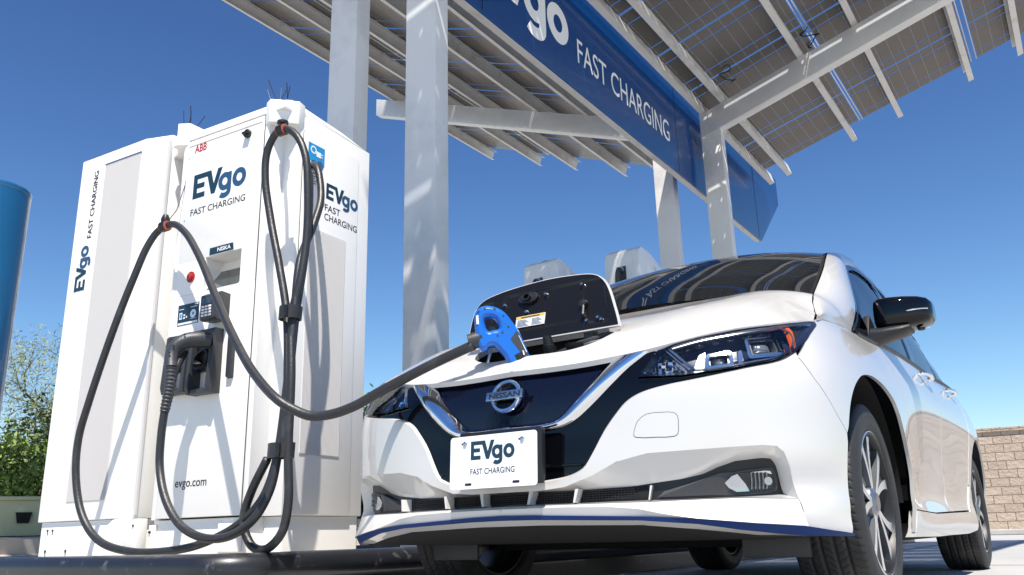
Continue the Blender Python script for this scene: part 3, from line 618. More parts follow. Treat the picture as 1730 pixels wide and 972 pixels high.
Lp=[(0.2, 0.299, 0.354), (0.18, 0.277, 0.651), (0.14, 0.213, 0.93), (0.12, 0.138, 1.149), (0.1, 0.049, 1.386), (0.1, 0.001, 1.591), (0.1, 0.005, 1.719), (0.1, 0.058, 1.794), (0.1, 0.119, 1.792), (0.1, 0.185, 1.737), (0.1, 0.237, 1.631), (0.1, 0.259, 1.474), (0.1, 0.265, 1.261), (0.12, 0.262, 1.076), (0.14, 0.245, 0.925), (0.18, 0.296, 0.649), (0.2, 0.319, 0.364), (0.2, 0.331, 0.181), (0.2, 0.306, 0.077), (0.2, 0.233, 0.021), (0.2, 0.166, 0.028), (0.2, 0.118, 0.082), (0.2, 0.106, 0.142), (0.2, 0.139, 0.232), (0.2, 0.213, 0.349)]
CW=[(1.028, -0.84, 0.71), (1.004, -0.79, 0.676), (0.981, -0.728, 0.65), (0.957, -0.655, 0.651), (0.934, -0.57, 0.673), (0.91, -0.487, 0.712), (0.887, -0.379, 0.755), (0.863, -0.274, 0.795), (0.84, -0.148, 0.835)]
R0=.0165
ca=thing('charging_cable','long black charging cable with a blue plug, running from the station into the car nose','charging cable',tuple(LCc((.1,-.6,1.5))))
pa=[LCc(q) for q in A]+[Vector(q) for q in CW]
MB().tube(smoothpts(pa,9),R0,16).build('cable','rubber',ca,sharp=None)
cb=thing('charging_cable','black charging cable whose black plug is parked in the holster of the station','charging cable',tuple(LCc((.1,-.4,.85))))
MB().tube(smoothpts([LCc(q) for q in B_],9),R0,16).build('cable','rubber',cb,sharp=None)
cl=thing('charging_cable','upright black cable loop hanging from the top corner of the station','charging cable',tuple(LCc((.1,.1,1.8))))
MB().tube(smoothpts([LCc(q) for q in Lp],9),R0,16).build('cable','rubber',cl,sharp=None)
# cable hooks with orange strap
def strap(par,c,d,r=.026,L_=.035,matn='black'):
    c=Vector(c); d=Vector(d).normalized(); MB().tube([c-d*L_/2,c+d*L_/2],r,14).build('strap',matn,par)
    MB().tube([c-d*(L_/2+.004),c-d*(L_/2)],r*.93,14).build('strap','orange',par); MB().tube([c+d*(L_/2),c+d*(L_/2+.004)],r*.93,14).build('strap','orange',par)
h1=LCc((.1,.088,1.797)); strap(cl,h1,CM)
MB().lathe([(.0,.0),(.026,0),(.026,.012),(.012,.02),(.012,.05),(.02,.06),(.0,.062)],(0,0,0),'z',16,fn=lambda q:LCc((-.015+q[0],-.03+q[1],1.922-q[2]))).build('swivel_hook','black',cl)
MB().tube([LCc((-.015,-.03,1.885)),LCc((.05,.04,1.85)),LCc((.1,.088,1.805))],.009,8).build('hook_link','black',cl)
h2=LCc((.1,-.650,1.497)); strap(ca,h2,CM)
MB().tube([LCc((.09,-.652,1.52)),LCc((.04,-.655,1.60)),LCc((-.0,-.66,1.75)),LCc((-.02,-.70,1.99))],.0025,6).build('suspension_line','black',ca)
MB().lathe([(.0,.0),(.018,0),(.022,.02),(.012,.045),(.0,.05)],(0,0,0),'z',14,fn=lambda q:LCc((.1+q[0],-.650+q[1],1.51+q[2]))).build('swivel_hook','black',ca)
# bundle ties
def tie(c,w_,h_,d,label):
    t=thing('cable_tie',label,'cable tie',tuple(LCc(c)),'black wraps round the hanging cables')
    c0=Vector(c); b=MB()
    ax=Vector((0,.10,1)).normalized(); 
    ringp=[(w_*math.cos(a),d*math.sin(a)) for a in np.linspace(0,2*math.pi,24,False)]
    vs=[]
    for z in (-h_,h_):
        for u,v in ringp: vs.append(LCc((c0.x+v,c0.y+u+ax.y*z*.5,c0.z+z)))
    n=24; b.add(vs,[(i,(i+1)%n,n+(i+1)%n,n+i) for i in range(n)]); 
    vs2=[]
    for z in (-h_,h_):
        for u,v in ringp: vs2.append(LCc((c0.x+v*.9,c0.y+u*.9+ax.y*z*.5,c0.z+z)))
    b.add(vs2,[(i,n+i,n+(i+1)%n,(i+1)%n) for i in range(n)]); b.add(vs[:n]+vs2[:n],[(i,(i+1)%n,n+(i+1)%n,n+i) for i in range(n)]); b.add(vs[n:]+vs2[n:],[(i,(i+1)%n,n+(i+1)%n,n+i) for i in range(n)])
    b.build('band','rubber',t)
    MB().box((c0.x+d-.004,c0.y+w_*.25,c0.z-h_*.85),(c0.x+d+.004,c0.y+w_*.6,c0.z+h_*.85),.002,LCc).build('tie_end','black',t)
tie((.19,.272,.375),.058,.028,.042,'black wrap holding the cable bundle together low down near the kerb')
tie((.145,.240,.925),.046,.026,.046,'black wrap holding the cable bundle together at half height')
# cable glands on the side of the station
for par,q in ((ca,(-.19,.0,1.742)),(cb,(-.15,.0,1.735))):
    MB().lathe([(0,.0),(.030,0),(.030,.016),(.024,.018),(.024,.040),(.0,.042)],(0,0,0),'y',20,fn=lambda v:LCc((q[0]+v[0],q[1]+v[1]+.008,q[2]+v[2]))).build('cable_gland','satin',par)
# black plug parked in the holster
P=[LCc(q) for q in [(.06,-.325,.905),(.10,-.345,.905),(.145,-.372,.895),(.178,-.392,.868),(.190,-.398,.835),(.198,-.392,.80),(.205,-.378,.765)]]
MB().tube(smoothpts(P,6),[r for a,b_ in zip([.034,.036,.034,.030,.028,.028],[.036,.034,.030,.028,.028,.026]) for r in np.linspace(a,b_,6,False)]+[.026],18).build('plug','grey',cb,sharp=50)
P2=[LCc(q) for q in [(.205,-.378,.765),(.21,-.371,.70),(.215,-.372,.64),(.22,-.377,.58)]]; sp=smoothpts(P2,16)
MB().tube(sp,[.0245-.006*i/len(sp)+(.0022 if i%4<2 else -.0008) for i in range(len(sp))],18).build('strain_relief','grey',cb,sharp=25)
b=MB()
for q in ((.185,-.372,.862),(.150,-.350,.915),(.20,-.375,.83)): b.lathe([(0,.004),(.004,.004),(.004,0)],(0,0,0),'x',10,fn=lambda v,q=q:LCc((q[0]+.022+v[0],q[1]+v[1],q[2]+v[2])))
split_build(b,'screw','black',cb)
# blue plug in the car: profile plate with rounded edges
Q0=Vector((.80,-.105472,.881115)); NN=Vector((.81963,.572894,0)); UU=Vector((-.572894,.81963,0))
out=[(-0.0538, 0.043), (-0.0496, 0.0633), (-0.0355, 0.0766), (-0.0117, 0.0823), (0.0121, 0.0777), (0.0356, 0.0658), (0.0531, 0.049), (0.0703, 0.0243), (0.0893, -0.0045), (0.104, -0.041), (0.1186, -0.0793), (0.128, -0.105), (0.058, -0.115), (0.0402, -0.0856), (0.025, -0.0674), (0.0096, -0.0519), (-0.0041, -0.0528), (-0.016, -0.0646), (-0.0336, -0.0654), (-0.0451, -0.046), (-0.0516, -0.0057)]
hole=[(-0.0203, 0.0383), (-0.0044, 0.0428), (0.0113, 0.0376), (0.0221, 0.0212), (0.0245, 0.0049), (0.0067, 0.0004), (-0.0091, -0.0025), (-0.0168, 0.0098)]
out=sm2(out,4,True); hole=sm2(hole,4,True)
def plugmesh(T,inset):
    # layered section: offset outlines at several depths give a rounded edge
    def off(L,d):
        n=len(L); r=[]
        for i in range(n):
            a=Vector(L[i-1]); c=Vector(L[(i+1)%n]); t=(c-a).normalized(); r.append((L[i][0]-t.y*d*-1*sgn,L[i][1]+t.x*d*-1*sgn))
        return r
    b=MB(); lev=[(-T,inset),(-T+inset*.35,inset*.35),(-T+inset,0),(T-inset,0),(T-inset*.35,inset*.35),(T,inset)]
    W=lambda q,h:Q0+UU*q[0]+Vector((0,0,q[1]))+NN*h
    for L,s_ in ((out,1),(hole,-1)):
        ar=sum(L[i][0]*L[(i+1)%len(L)][1]-L[(i+1)%len(L)][0]*L[i][1] for i in range(len(L))); sgn=(1 if ar>0 else -1)*s_*-1
        n=len(L); vs=[]
        for h,ins in lev:
            r=off(L,ins); vs+= [W(q,h) for q in r]
        b.add(vs,[(i+n*k,(i+1)%n+n*k,(i+1)%n+n*(k+1),i+n*(k+1)) for k in range(len(lev)-1) for i in range(n)])
        if s_==1: oo=off(L,inset)
        else: hh=off(L,inset)
    v,f=shape2d([oo,hh])
    for h in (-T,T): b.add([W(q,h) for q in v],f)
    return b
plugmesh(.0262,.0125).build('plug','connector',ca,sharp=50)
W=lambda q,h:Q0+UU*q[0]+Vector((0,0,q[1]))+NN*h
b=MB(); pn=[(.061,-.034),(.0805,-.006),(.0875,-.013),(.1175,-.088),(.103,-.092)]
b.add([W(q,.0268) for q in pn],[tuple(range(5))]); b.build('side_panel','grey',ca,smooth=False)
b=MB()
b.add([W((.0865,-.020),.0274),W((.0885,-.0215),.0274),W((.1125,-.076),.0274),W((.1105,-.077),.0274)],[(0,1,2,3)]); b.add([W((.098,-.070),.0274),W((.102,-.072),.0274),W((.105,-.085),.0274),W((.101,-.085),.0274)],[(0,1,2,3)])
b.build('lettering','whiteink',ca,smooth=False)
MB().add([W((-.047,.018),.0268),W((-.039,.018),.0268),W((-.041,.048),.0268),W((-.048,.046),.0268)],[(0,1,2,3)]).build('label','sticker',ca,smooth=False)
b=MB()
for q in ((-.040,.060),(-.020,.070),(.012,.068),(.040,.045),(.055,.008),(-.034,-.02),(.020,-.02),(.036,-.010)): b.lathe([(0,.0275),(.0035,.0275),(.0035,.02)],(0,0,0),'z',10,fn=lambda v,q=q:W((q[0]+v[0],q[1]+v[1]),v[2]))
split_build(b,'screw','grey',ca)
b=MB(); L=[(.030,.058-.0),(.036,.053),(.041,.047),(.046,.041)]
for i in range(10):
    t=i/9; u=.000+.045*t; v=.052-.030*t*t; b.box((u-.0008,v-.005,-.02),(u+.0008,v+.001,.0262),0,lambda q:W((q[0],q[1]-.004),q[2]))
b.build('grip_rib','connector',ca,smooth=False)
MB().tube([W((-.075,-.034),0),W((-.047,-.028),0),W((-.030,-.022),0)],[.024,.027,.027],18).build('strain_relief','grey',ca)
MB().tube([W((.085,-.080),0),W((.110,-.135),0)],.030,20).build('plug_nose','black',ca)
MB().box((-.012,-.012,-.006),(.012,.012,.006),.003,lambda q:W((q[0]+.006,q[1]+.012),q[2])).build('trigger','black',ca)
# ------------------------------------------------------------------ car body surfaces: plan outline + offset table (s = distance round the plan, z = height)
def nspline(x,y):
    x=np.asarray(x,float); y=np.asarray(y,float); n=len(x); h=np.diff(x)
    A=np.zeros((n,n)); b=np.zeros((n,)+y.shape[1:]); A[0,0]=A[-1,-1]=1
    for i in range(1,n-1):
        A[i,i-1]=h[i-1]; A[i,i]=2*(h[i-1]+h[i]); A[i,i+1]=h[i]
        b[i]=3*((y[i+1]-y[i])/h[i]-(y[i]-y[i-1])/h[i-1])
    c=np.linalg.solve(A,b)
    def f(t):
        t=np.asarray(t,float); i=np.clip(np.searchsorted(x,t)-1,0,n-2); dx=t-x[i]; hh=h[i]
        if y.ndim>1: dx=dx[...,None]; hh=hh[...,None]
        bb=(y[i+1]-y[i])/hh-hh*(2*c[i]+c[i+1])/3
        dd=(c[i+1]-c[i])/(3*hh)
        return y[i]+bb*dx+c[i]*dx**2+dd*dx**3
    return f
PB=np.array([(.925,-.3),(.930,-.15),(.935,0),(.930,.15),(.915,.30),(.882,.45),(.818,.60),(.725,.745),(.598,.832),(.45,.868),(.30,.880),(0,.885),(-.5,.89),(-1.35,.885),(-2.2,.885),(-2.7,.88),(-3.0,.865),(-3.25,.80),(-3.42,.65),(-3.52,.4),(-3.56,0)])
s_l=np.concatenate([[0],np.cumsum(np.linalg.norm(np.diff(PB,axis=0),axis=1))]); s_l-=s_l[2]
P0=nspline(s_l,PB)
def P0n(s):
    e=1e-4; t=(P0(s+e)-P0(s-e))/(2*e); L=np.linalg.norm(t,axis=-1,keepdims=True); t=t/L
    return np.stack([t[...,1],-t[...,0]],-1)*1.0
ZK=[.18,.22,.27,.30,.34,.40,.50,.60,.68,.75,.82,.88,.94,1.0,1.06]
COLT=[(-.3,0),(0,0),(.3,1),(.62,2),(.95,3),(1.12,4),(1.27,5),(1.57,6),(1.92,7),(2.2,8),(2.92,9),(3.77,10),(4.27,11),(4.6,12),(4.9,13),(5.6,14)]
DT=[
[-.085,-.045,-.025,-.025,-.035,-.035,-.04,-.045,-.06,-.105,-.19,-.32,-.47,-.62,-.8],
[-.085,-.045,-.025,-.025,-.035,-.035,-.04,-.045,-.06,-.10,-.175,-.29,-.42,-.55,-.7],
[-.075,-.035,-.015,-.020,-.030,-.025,-.018,-.018,-.03,-.065,-.12,-.21,-.30,-.40,-.5],
[-.05,-.01,.0,0,-.01,-.005,0,-.0,-.01,-.035,-.08,-.14,-.22,-.3,-.38],
[-.04,-.0,0,0,0,.0,.005,.003,-.005,-.025,-.06,-.10,-.16,-.24,-.3],
[-.04,-.01,0,0,0,.005,.008,.005,0,-.018,-.045,-.08,-.13,-.2,-.27],
[-.06,-.03,-.02,-.01,0,.005,.01,.01,.005,-.01,-.03,-.06,-.10,-.15,-.21],
[-.06,-.03,-.02,-.01,-.005,0,.0,0,0,-.01,-.03,-.055,-.085,-.12,-.17],
[-.05,-.02,-.015,-.02,-.035,-.035,-.025,-.015,-.005,-.005,-.02,-.045,-.07,-.10,-.14],
[-.05,-.02,-.015,-.02,-.035,-.035,-.03,-.018,-.008,0,-.01,-.03,-.055,-.085,-.12],
[-.05,-.02,-.015,-.02,-.03,-.03,-.02,-.01,0,.005,-.003,-.02,-.05,-.08,-.11],
[-.06,-.03,-.02,-.01,0,.005,.012,.012,.012,.01,0,-.015,-.04,-.07,-.1],
[-.06,-.03,-.02,-.01,0,.005,.012,.012,.012,.01,0,-.015,-.04,-.07,-.1],
[-.08,-.05,-.03,-.01,0,.0,0,0,0,0,0,-.015,-.04,-.07,-.1],
[-.08,-.05,-.03,-.01,0,.0,0,0,0,0,0,-.015,-.04,-.07,-.1],
]
DTAB=np.array([DT[i] for s,i in COLT]); CS=np.array([s for s,i in COLT])
_dz=nspline(ZK,DTAB.T)   # z -> all columns
def dsp(s,z):
    s=np.atleast_1d(s).astype(float); z=np.atleast_1d(z).astype(float)
    cols=_dz(z)          # (N,ncol)
    # natural spline across s, precompute matrix basis
    W=_basis(s)
    return (cols*W).sum(-1)
_bf=nspline(CS,np.eye(len(CS)))
def _basis(s): return _bf(s)
def S(s,z):
    s=np.atleast_1d(s).astype(float); z=np.atleast_1d(z).astype(float)
    p=P0(s)+dsp(s,z)[:,None]*P0n(s)*1.0
    return np.concatenate([p,z[:,None]],1)
S_S=np.linspace(-.28,5.5,2000); P_P=P0(S_S)
TOPL=[(0,.728),(.186,.726),(.324,.732),(.402,.738),(.48,.748),(.55,.760),(.631,.776),(.752,.794),(.874,.808),(1.02,.831),(1.166,.855)]
EL=[(.31,.80,.880),(.27,.785,.905),(.20,.765,.955),(.113,.75,1.004),(.05,.735,1.02)]
hpts=[]
Hf=nspline([a for a,b in TOPL],np.array([b for a,b in TOPL]))
for s in np.linspace(0,1.166,12): hpts.append(S(s,float(Hf(s)))[0])
hpts+=[np.array(e) for e in EL]
hpts+=[np.array(q) for q in [(.80,0,.762),(.76,0,.790),(.70,0,.828),(.6,0,.878),(.5,0,.922),(.3,0,.99),(.1,0,1.06),
 (.78,.25,.767),(.70,.25,.824),(.6,.25,.876),(.5,.25,.921),(.3,.25,.99),(.1,.25,1.06),(.78,.38,.765),
 (.68,.45,.832),(.5,.48,.926),(.3,.5,.995),(.07,.5,1.06),
 (.62,.58,.85),(.45,.62,.932),(.25,.64,1.002),(.06,.64,1.045),(.50,.69,.885),(.35,.73,.92)]]
hpts=np.array(hpts); HA=np.concatenate([hpts,hpts*[1,-1,1]]); 
_,ix=np.unique(HA.round(4),axis=0,return_index=True); HA=HA[ix]
def HK(r): return r**3
HD=np.linalg.norm(HA[:,None,:2]-HA[None,:,:2],axis=-1); HN=len(HA)
HM=np.zeros((HN+3,HN+3)); HM[:HN,:HN]=HK(HD)+np.eye(HN)*1e-5; HP=np.c_[np.ones(HN),HA[:,:2]]; HM[:HN,HN:]=HP; HM[HN:,:HN]=HP.T
HW=np.linalg.solve(HM,np.r_[HA[:,2],0,0,0])
def Hz(x,y):
    x=np.atleast_1d(x).astype(float); y=np.atleast_1d(y).astype(float)
    r=np.hypot(x[:,None]-HA[:,0],y[:,None]-HA[:,1]); return HK(r)@HW[:HN]+HW[HN]+HW[HN+1]*x+HW[HN+2]*y
car=thing('parked_car','pearl white electric hatchback with its nose flap open, charging beside the station','car',(-1.35,0,0))
# ---- polygon helpers in a 2-D domain
def pip(P,poly):
    P=np.asarray(P); x,y=P[:,0],P[:,1]; poly=np.asarray(poly); inside=np.zeros(len(P),bool); j=len(poly)-1
    for i in range(len(poly)):
        xi,yi=poly[i]; xj,yj=poly[j]; c=((yi>y)!=(yj>y))&(x<(xj-xi)*(y-yi)/((yj-yi)+1e-15)+xi); inside^=c; j=i
    return inside
def dens(L,h,closed=True):
    L=[tuple(map(float,q)) for q in L]; out=[]; n=len(L)
    for i in range(n if closed else n-1):
        a=np.array(L[i]); b=np.array(L[(i+1)%n]); k=max(1,int(np.ceil(np.hypot(*(b-a))/h)))
        for t in range(k): out.append(tuple(a+(b-a)*t/k))
    if not closed: out.append(L[-1])
    return out
def segdist(P,poly):
    P=np.asarray(P); d=np.full(len(P),9.)
    poly=np.asarray(poly); 
    for i in range(len(poly)):
        a=poly[i-1]; b=poly[i]; ab=b-a; t=np.clip(((P-a)@ab)/(ab@ab+1e-15),0,1); q=a+t[:,None]*ab; d=np.minimum(d,np.hypot(*(P-q).T))
    return d
def inset(L,d):
    n=len(L); P=np.array(L,float); ar=sum(P[i-1][0]*P[i][1]-P[i][0]*P[i-1][1] for i in range(n)); s=1 if ar>0 else -1; out=[]
    for i in range(n):
        a=P[i-1];b=P[i];c=P[(i+1)%n]; t1=(b-a)/(np.linalg.norm(b-a)+1e-12); t2=(c-b)/(np.linalg.norm(c-b)+1e-12); n1=np.array([-t1[1],t1[0]])*s; n2=np.array([-t2[1],t2[0]])*s
        m_=n1+n2; l=np.linalg.norm(m_); m_=m_/(l+1e-12); k=min(1/max((m_@n1),.35),2.5); out.append(tuple(b+m_*d*k))
    return out
def skin_fn(off=0.0,mir=1):
    def f(P,dn=0.0):
        P=np.asarray(P); p=P0(P[:,0]); n=P0n(P[:,0]); d=dsp(P[:,0],P[:,1])+off-dn; q=p+d[:,None]*n; return np.c_[q,P[:,1]]
    return f
def hood_fn(off=0.0):
    def f(P,dn=0.0):
        P=np.asarray(P); z=Hz(P[:,0],P[:,1]); return np.c_[P[:,0],P[:,1],z+off-dn]
    return f
def patch(poly,fn,holes=(),step=.02,skirt=.014,gap=.0016,bstep=None,ret=False,flip=None):
    bstep=bstep or step
    out=dens(inset(poly,gap),bstep); hs=[dens(inset(h,-gap),bstep) for h in holes]
    P=list(out); E=[(i,(i+1)%len(out)) for i in range(len(out))]
    for h in hs: k=len(P); P+=h; E+=[(k+i,k+(i+1)%len(h)) for i in range(len(h))]
    nb=len(P); A=np.array(out); x0,y0=A.min(0); x1,y1=A.max(0)
    gx=np.arange(x0,x1,step); gy=np.arange(y0,y1,step*.95); G=np.array([(a+(step*.5 if j%2 else 0),b) for j,b in enumerate(gy) for a in gx]); 
    if len(G):
        m_=pip(G,out)
        for h in hs: m_&=~pip(G,h)
        G=G[m_]
        if len(G):
            m_=segdist(G,out)>bstep*.45
            for h in hs: m_&=segdist(G,h)>bstep*.45
            G=G[m_]; P+= [tuple(q) for q in G]
    r=delaunay_2d_cdt([Vector(q) for q in P],E,[],0,1e-7)
    V2=np.array([tuple(q) for q in r[0]]); F=[f for f in r[2]]
    Cn=np.array([V2[list(f)].mean(0) for f in F]); keep=pip(Cn,out)
    for h in hs: keep&=~pip(Cn,h)
    F=[F[i] for i in np.where(keep)[0]]
    b=MB(); V3=fn(V2); 
    # orient: outward
    b.add(V3,F)
    if skirt:
        for L in [out]+hs:
            top=fn(np.array(L)); bot=fn(np.array(L),skirt); n=len(L); b.add(np.r_[top,bot],[(i,(i+1)%n,n+(i+1)%n,n+i) for i in range(n)])
    return b
def orient(b,ref=(-1.3,0,.5)):
    # make faces point away from an inner reference point line (approx) : flip per face
    V=np.array(b.v); 
    for i,f in enumerate(b.f):
        q=V[list(f)]; n=np.cross(q[1]-q[0],q[2]-q[0]); c=q.mean(0); o=np.array([min(max(c[0],-3.1),.45),0,.45]); 
        if np.dot(n,c-o)<0: b.f[i]=tuple(reversed(f))
    return b
def both(name,b,material,parent=car,labels=None,**k):
    r=[]
    for i,bb in enumerate((b,b.mirror())):
        o=mk(name,bb.v,bb.f,material,parent,sharp=k.get('sharp',32)); 
        if labels: o['label']=labels[i]
        r.append(o)
    return r
def one(name,b,material,parent=car,weld=True,**k):
    n=len(b.v); t=b.mirror(); v=b.v+t.v; f=b.f+[tuple(i+n for i in q) for q in t.f]
    o=mk(name,v,f,material,parent,sharp=None)
    if weld:
        bm=bmesh.new(); bm.from_mesh(o.data); bmesh.ops.remove_doubles(bm,verts=[v for v in bm.verts if abs(v.co.y)<.003],dist=.0012); bm.to_mesh(o.data); bm.free()
    o.data.set_sharp_from_angle(angle=math.radians(k.get('sharp',32))); return o
# ---- feature lines (s,z)
arch=[(1.047,.222),(1.060,.31),(1.080,.42),(1.105,.505),(1.150,.58),(1.225,.645),(1.33,.692),(1.45,.714),(1.57,.718),(1.70,.702),(1.81,.662),(1.89,.60),(1.945,.52),(1.972,.43),(1.980,.33),(1.985,.222)]
arch=sm2(arch,5)
rs_=4.251   # s of the rear axle
rarch=[(rs_+.40*math.cos(a)*1.0,.33+.385*math.sin(a)) for a in np.linspace(math.pi+.28,-.28,34)]
head=[(.437,.660),(.498,.738),(.55,.756),(.625,.772),(.735,.788),(.874,.804),(1.027,.828),(1.12,.846),(1.172,.852),(1.166,.840),(1.056,.791),(.985,.755),(.917,.718),(.865,.697),(.813,.684),(.706,.667),(.561,.655)]
vout=[(-.001,.388),(.107,.387),(.154,.390),(.22,.400),(.261,.419),(.287,.452),(.33,.519),(.371,.566),(.399,.592),(.437,.611),(.495,.625),(.628,.645),(.74,.665),(.851,.686),(.917,.716)]
chro=[(-.001,.536),(.14,.533),(.19,.540),(.232,.556),(.284,.592),(.365,.660),(.40,.690),(.475,.742)]
chri=[(-.001,.562),(.125,.561),(.165,.567),(.19,.582),(.226,.615),(.284,.667),(.32,.703),(.350,.729)]
vout=sm2(vout,3); chro=sm2(chro,6); chri=sm2(chri,6)
# bumper cover
lipz=[(0,.300),(.11,.298),(.42,.286),(.573,.275),(.72,.260),(.859,.250),(.937,.239),(1.047,.228)]
intk=[(.0,.366),(.122,.364),(.226,.364),(.391,.368),(.466,.374),(.54,.381),(.602,.392),(.645,.409),(.692,.423),(.77,.429),(.803,.427),(.817,.412),(.830,.376),(.841,.337),(.68,.332),(.532,.328),(.454,.328),(.226,.329),(.0,.331)]
crease=[(.0,.3655),(.122,.3655),(.20,.372),(.29,.400),(.36,.432),(.45,.450),(.622,.455),(.76,.459),(.800,.456),(.820,.440),(.836,.400),(.850,.34),(.853,.318),(.68,.3255),(.454,.3225),(.226,.3235),(.0,.3255)]
bump=[(0,lipz[0][1])]+lipz[1:-1]+[(1.047,.228)]+[q for q in arch if q[0]<1.098 and q[1]>.23]+[(1.096,.500),(1.04,.552),(.997,.60),(.955,.645),(.918,.700),(.916,.7155)]+vout[::-1]
bumphole=dens(crease,.03)
tow=sm2([(.417,.501),(.424,.525),(.431,.538),(.457,.555),(.50,.557),(.532,.555),(.543,.546),(.544,.525),(.541,.499),(.532,.492),(.48,.492),(.423,.495)],2,True)
def closed_half(b): return b
hole=[(max(a,-.02),z) for a,z in crease]; hole[0]=(-.02,hole[0][1]); hole[-1]=(-.02,hole[-1][1])
bo=[q for q in bump]; bo[0]=(-.0,bo[0][1]); 
# split at the intake: upper and lower parts share the corner column
Pup=[(.0,.3655)]+[q for q in crease[1:13]]+[(.853,.318)]
# outline: start centre top, follow V edge, seam, arch, lip back to centre, up to intake lower edge, around the intake to its upper edge
outline=[(0,.3655)]+crease[1:13]+[(.857,.285)]
outline=outline+[(.859,.250)]+lipz[6:]+[q for q in arch if q[0]<1.098 and q[1]>.235]+[(1.093,.500),(1.038,.552),(.995,.60),(.953,.645),(.916,.700),(.914,.7155)]+vout[::-1]
b=orient(patch(outline,skin_fn(),(),step=.02,skirt=0,gap=0.0,bstep=.012))
for L in ([(1.093,.500),(1.038,.552),(.995,.60),(.953,.645),(.916,.700)],):
    L=np.array(dens(L,.01,False)); t_=skin_fn()(L); u_=skin_fn(-.012)(L); n=len(L); b.add(np.r_[t_,u_],[(i,i+1,n+i+1,n+i) for i in range(n-1)])
one('bumper_cover',b,'paint')
b=orient(patch(inset(tow,-.0012),skin_fn(.0004),(),.02,0,0,.01)); g_=mk('tow_cover_gap',b.v,b.f,'grey',car); b=orient(patch(tow,skin_fn(.0012),(),.02,.001,.0004,.01)); mk('tow_cover',b.v,b.f,'paint',car)
# inward bevel from crease to the dark opening
def strip(b,La,Lb,fa,fb,n=60,mid=(),closed=False,prof=None,k=6):
    # resample both lines to n points by arc length and bridge them with k segments (prof: t -> outward bulge)
    def rs(L):
        L=np.array(L,float); d=np.r_[0,np.cumsum(np.linalg.norm(np.diff(L,axis=0),axis=1))]; t=np.linspace(0,d[-1],n); return np.c_[np.interp(t,d,L[:,0]),np.interp(t,d,L[:,1])]
    A=rs(La); B=rs(Lb); vs=[]
    for j in range(k+1):
        t=j/k; p=fa(A)*(1-t)+fb(B)*t
        if prof is not None: m_=A*(1-t)+B*t; p=skin_fn(prof(t))(m_)
        vs.append(p)
    V=np.concatenate(vs); f=[(i+n*j,i+1+n*j,i+1+n*(j+1),i+n*(j+1)) for j in range(k) for i in range(n-1)]
    b.add(V,f); return b
up_o=crease[:13]; up_i=[(0,.3655),(.122,.363),(.226,.363),(.391,.367),(.466,.374),(.54,.381),(.602,.392),(.645,.409),(.692,.423),(.77,.429),(.803,.427),(.817,.412),(.830,.376),(.841,.333)]
b=MB(); strip(b,up_o,up_i,skin_fn(0),skin_fn(-.042),70,k=4); 
strip(b,[(.8525,.320),(.68,.3255),(.454,.3225),(.226,.3235),(.0,.3255)],[(.841,.333),(.68,.330),(.532,.328),(.226,.329),(0,.331)],skin_fn(0),skin_fn(-.042),50,k=2)
one('intake_surround',orient(b),'paint')
# dark backing, fog lamp bezel, white blades
b=MB(); strip(b,up_i,[(0,.331),(.226,.329),(.532,.328),(.68,.330),(.76,.331),(.841,.333)],skin_fn(-.0425),skin_fn(-.0425),70,k=3); one('intake_bezel',orient(b),'black')
b=MB(); L_=[(0,.334),(.08,.334),(.226,.334),(.40,.334),(.44,.334)]; U_=[(0,.361),(.08,.361),(.226,.360),(.40,.364),(.44,.368)]
strip(b,U_,L_,skin_fn(-.040),skin_fn(-.040),30,k=2); one('intake_mesh',orient(b),'dark')
b=MB()
for k in range(5):
    z=.336+k*.006; P=[tuple(q) for q in skin_fn(-.036)(np.array([(s,z) for s in np.linspace(0,.40,24)]))]; b.tube(P,.0011,5)
for s in np.linspace(.01,.41,42): P=skin_fn(-.036)(np.array([(s,.334),(s,.362)])); b.tube([tuple(P[0]),tuple(P[1])],.0009,4)
one('intake_grid',b,'black',weld=False)
b=MB()
for s,t_ in ((.085,.006),(.232,.005),(.452,.003)):
    for dx in (0,):
        q=np.array([(s-t_+.004,.3655),(s+t_+.004,.3655),(s+t_*.6-.004,.3285),(s-t_*.6-.004,.3285)]); f0=skin_fn(-.004)(q); f1=skin_fn(-.040)(q)
        b.add(np.r_[f0,f1],[(0,1,2,3),(0,3,7,4),(1,5,6,2),(0,4,5,1),(3,2,6,7)])
split_build(b,'intake_blade','paint',car,sharp=20); split_build(b.mirror(),'intake_blade','paint',car,sharp=20)
# sculpted wedge next to the blade
b=MB(); q=skin_fn(-.034)(np.array([(.47,.335),(.62,.336)])); q2=skin_fn(-.026)(np.array([(.645,.392)])); q3=skin_fn(-.041)(np.array([(.49,.352),(.70,.333),(.70,.395)]))
b.add(np.r_[q,q2,q3],[(0,1,2),(0,2,3),(1,4,2),(4,5,2)]); both('bezel_wedge',orient(b),'grey',sharp=5)
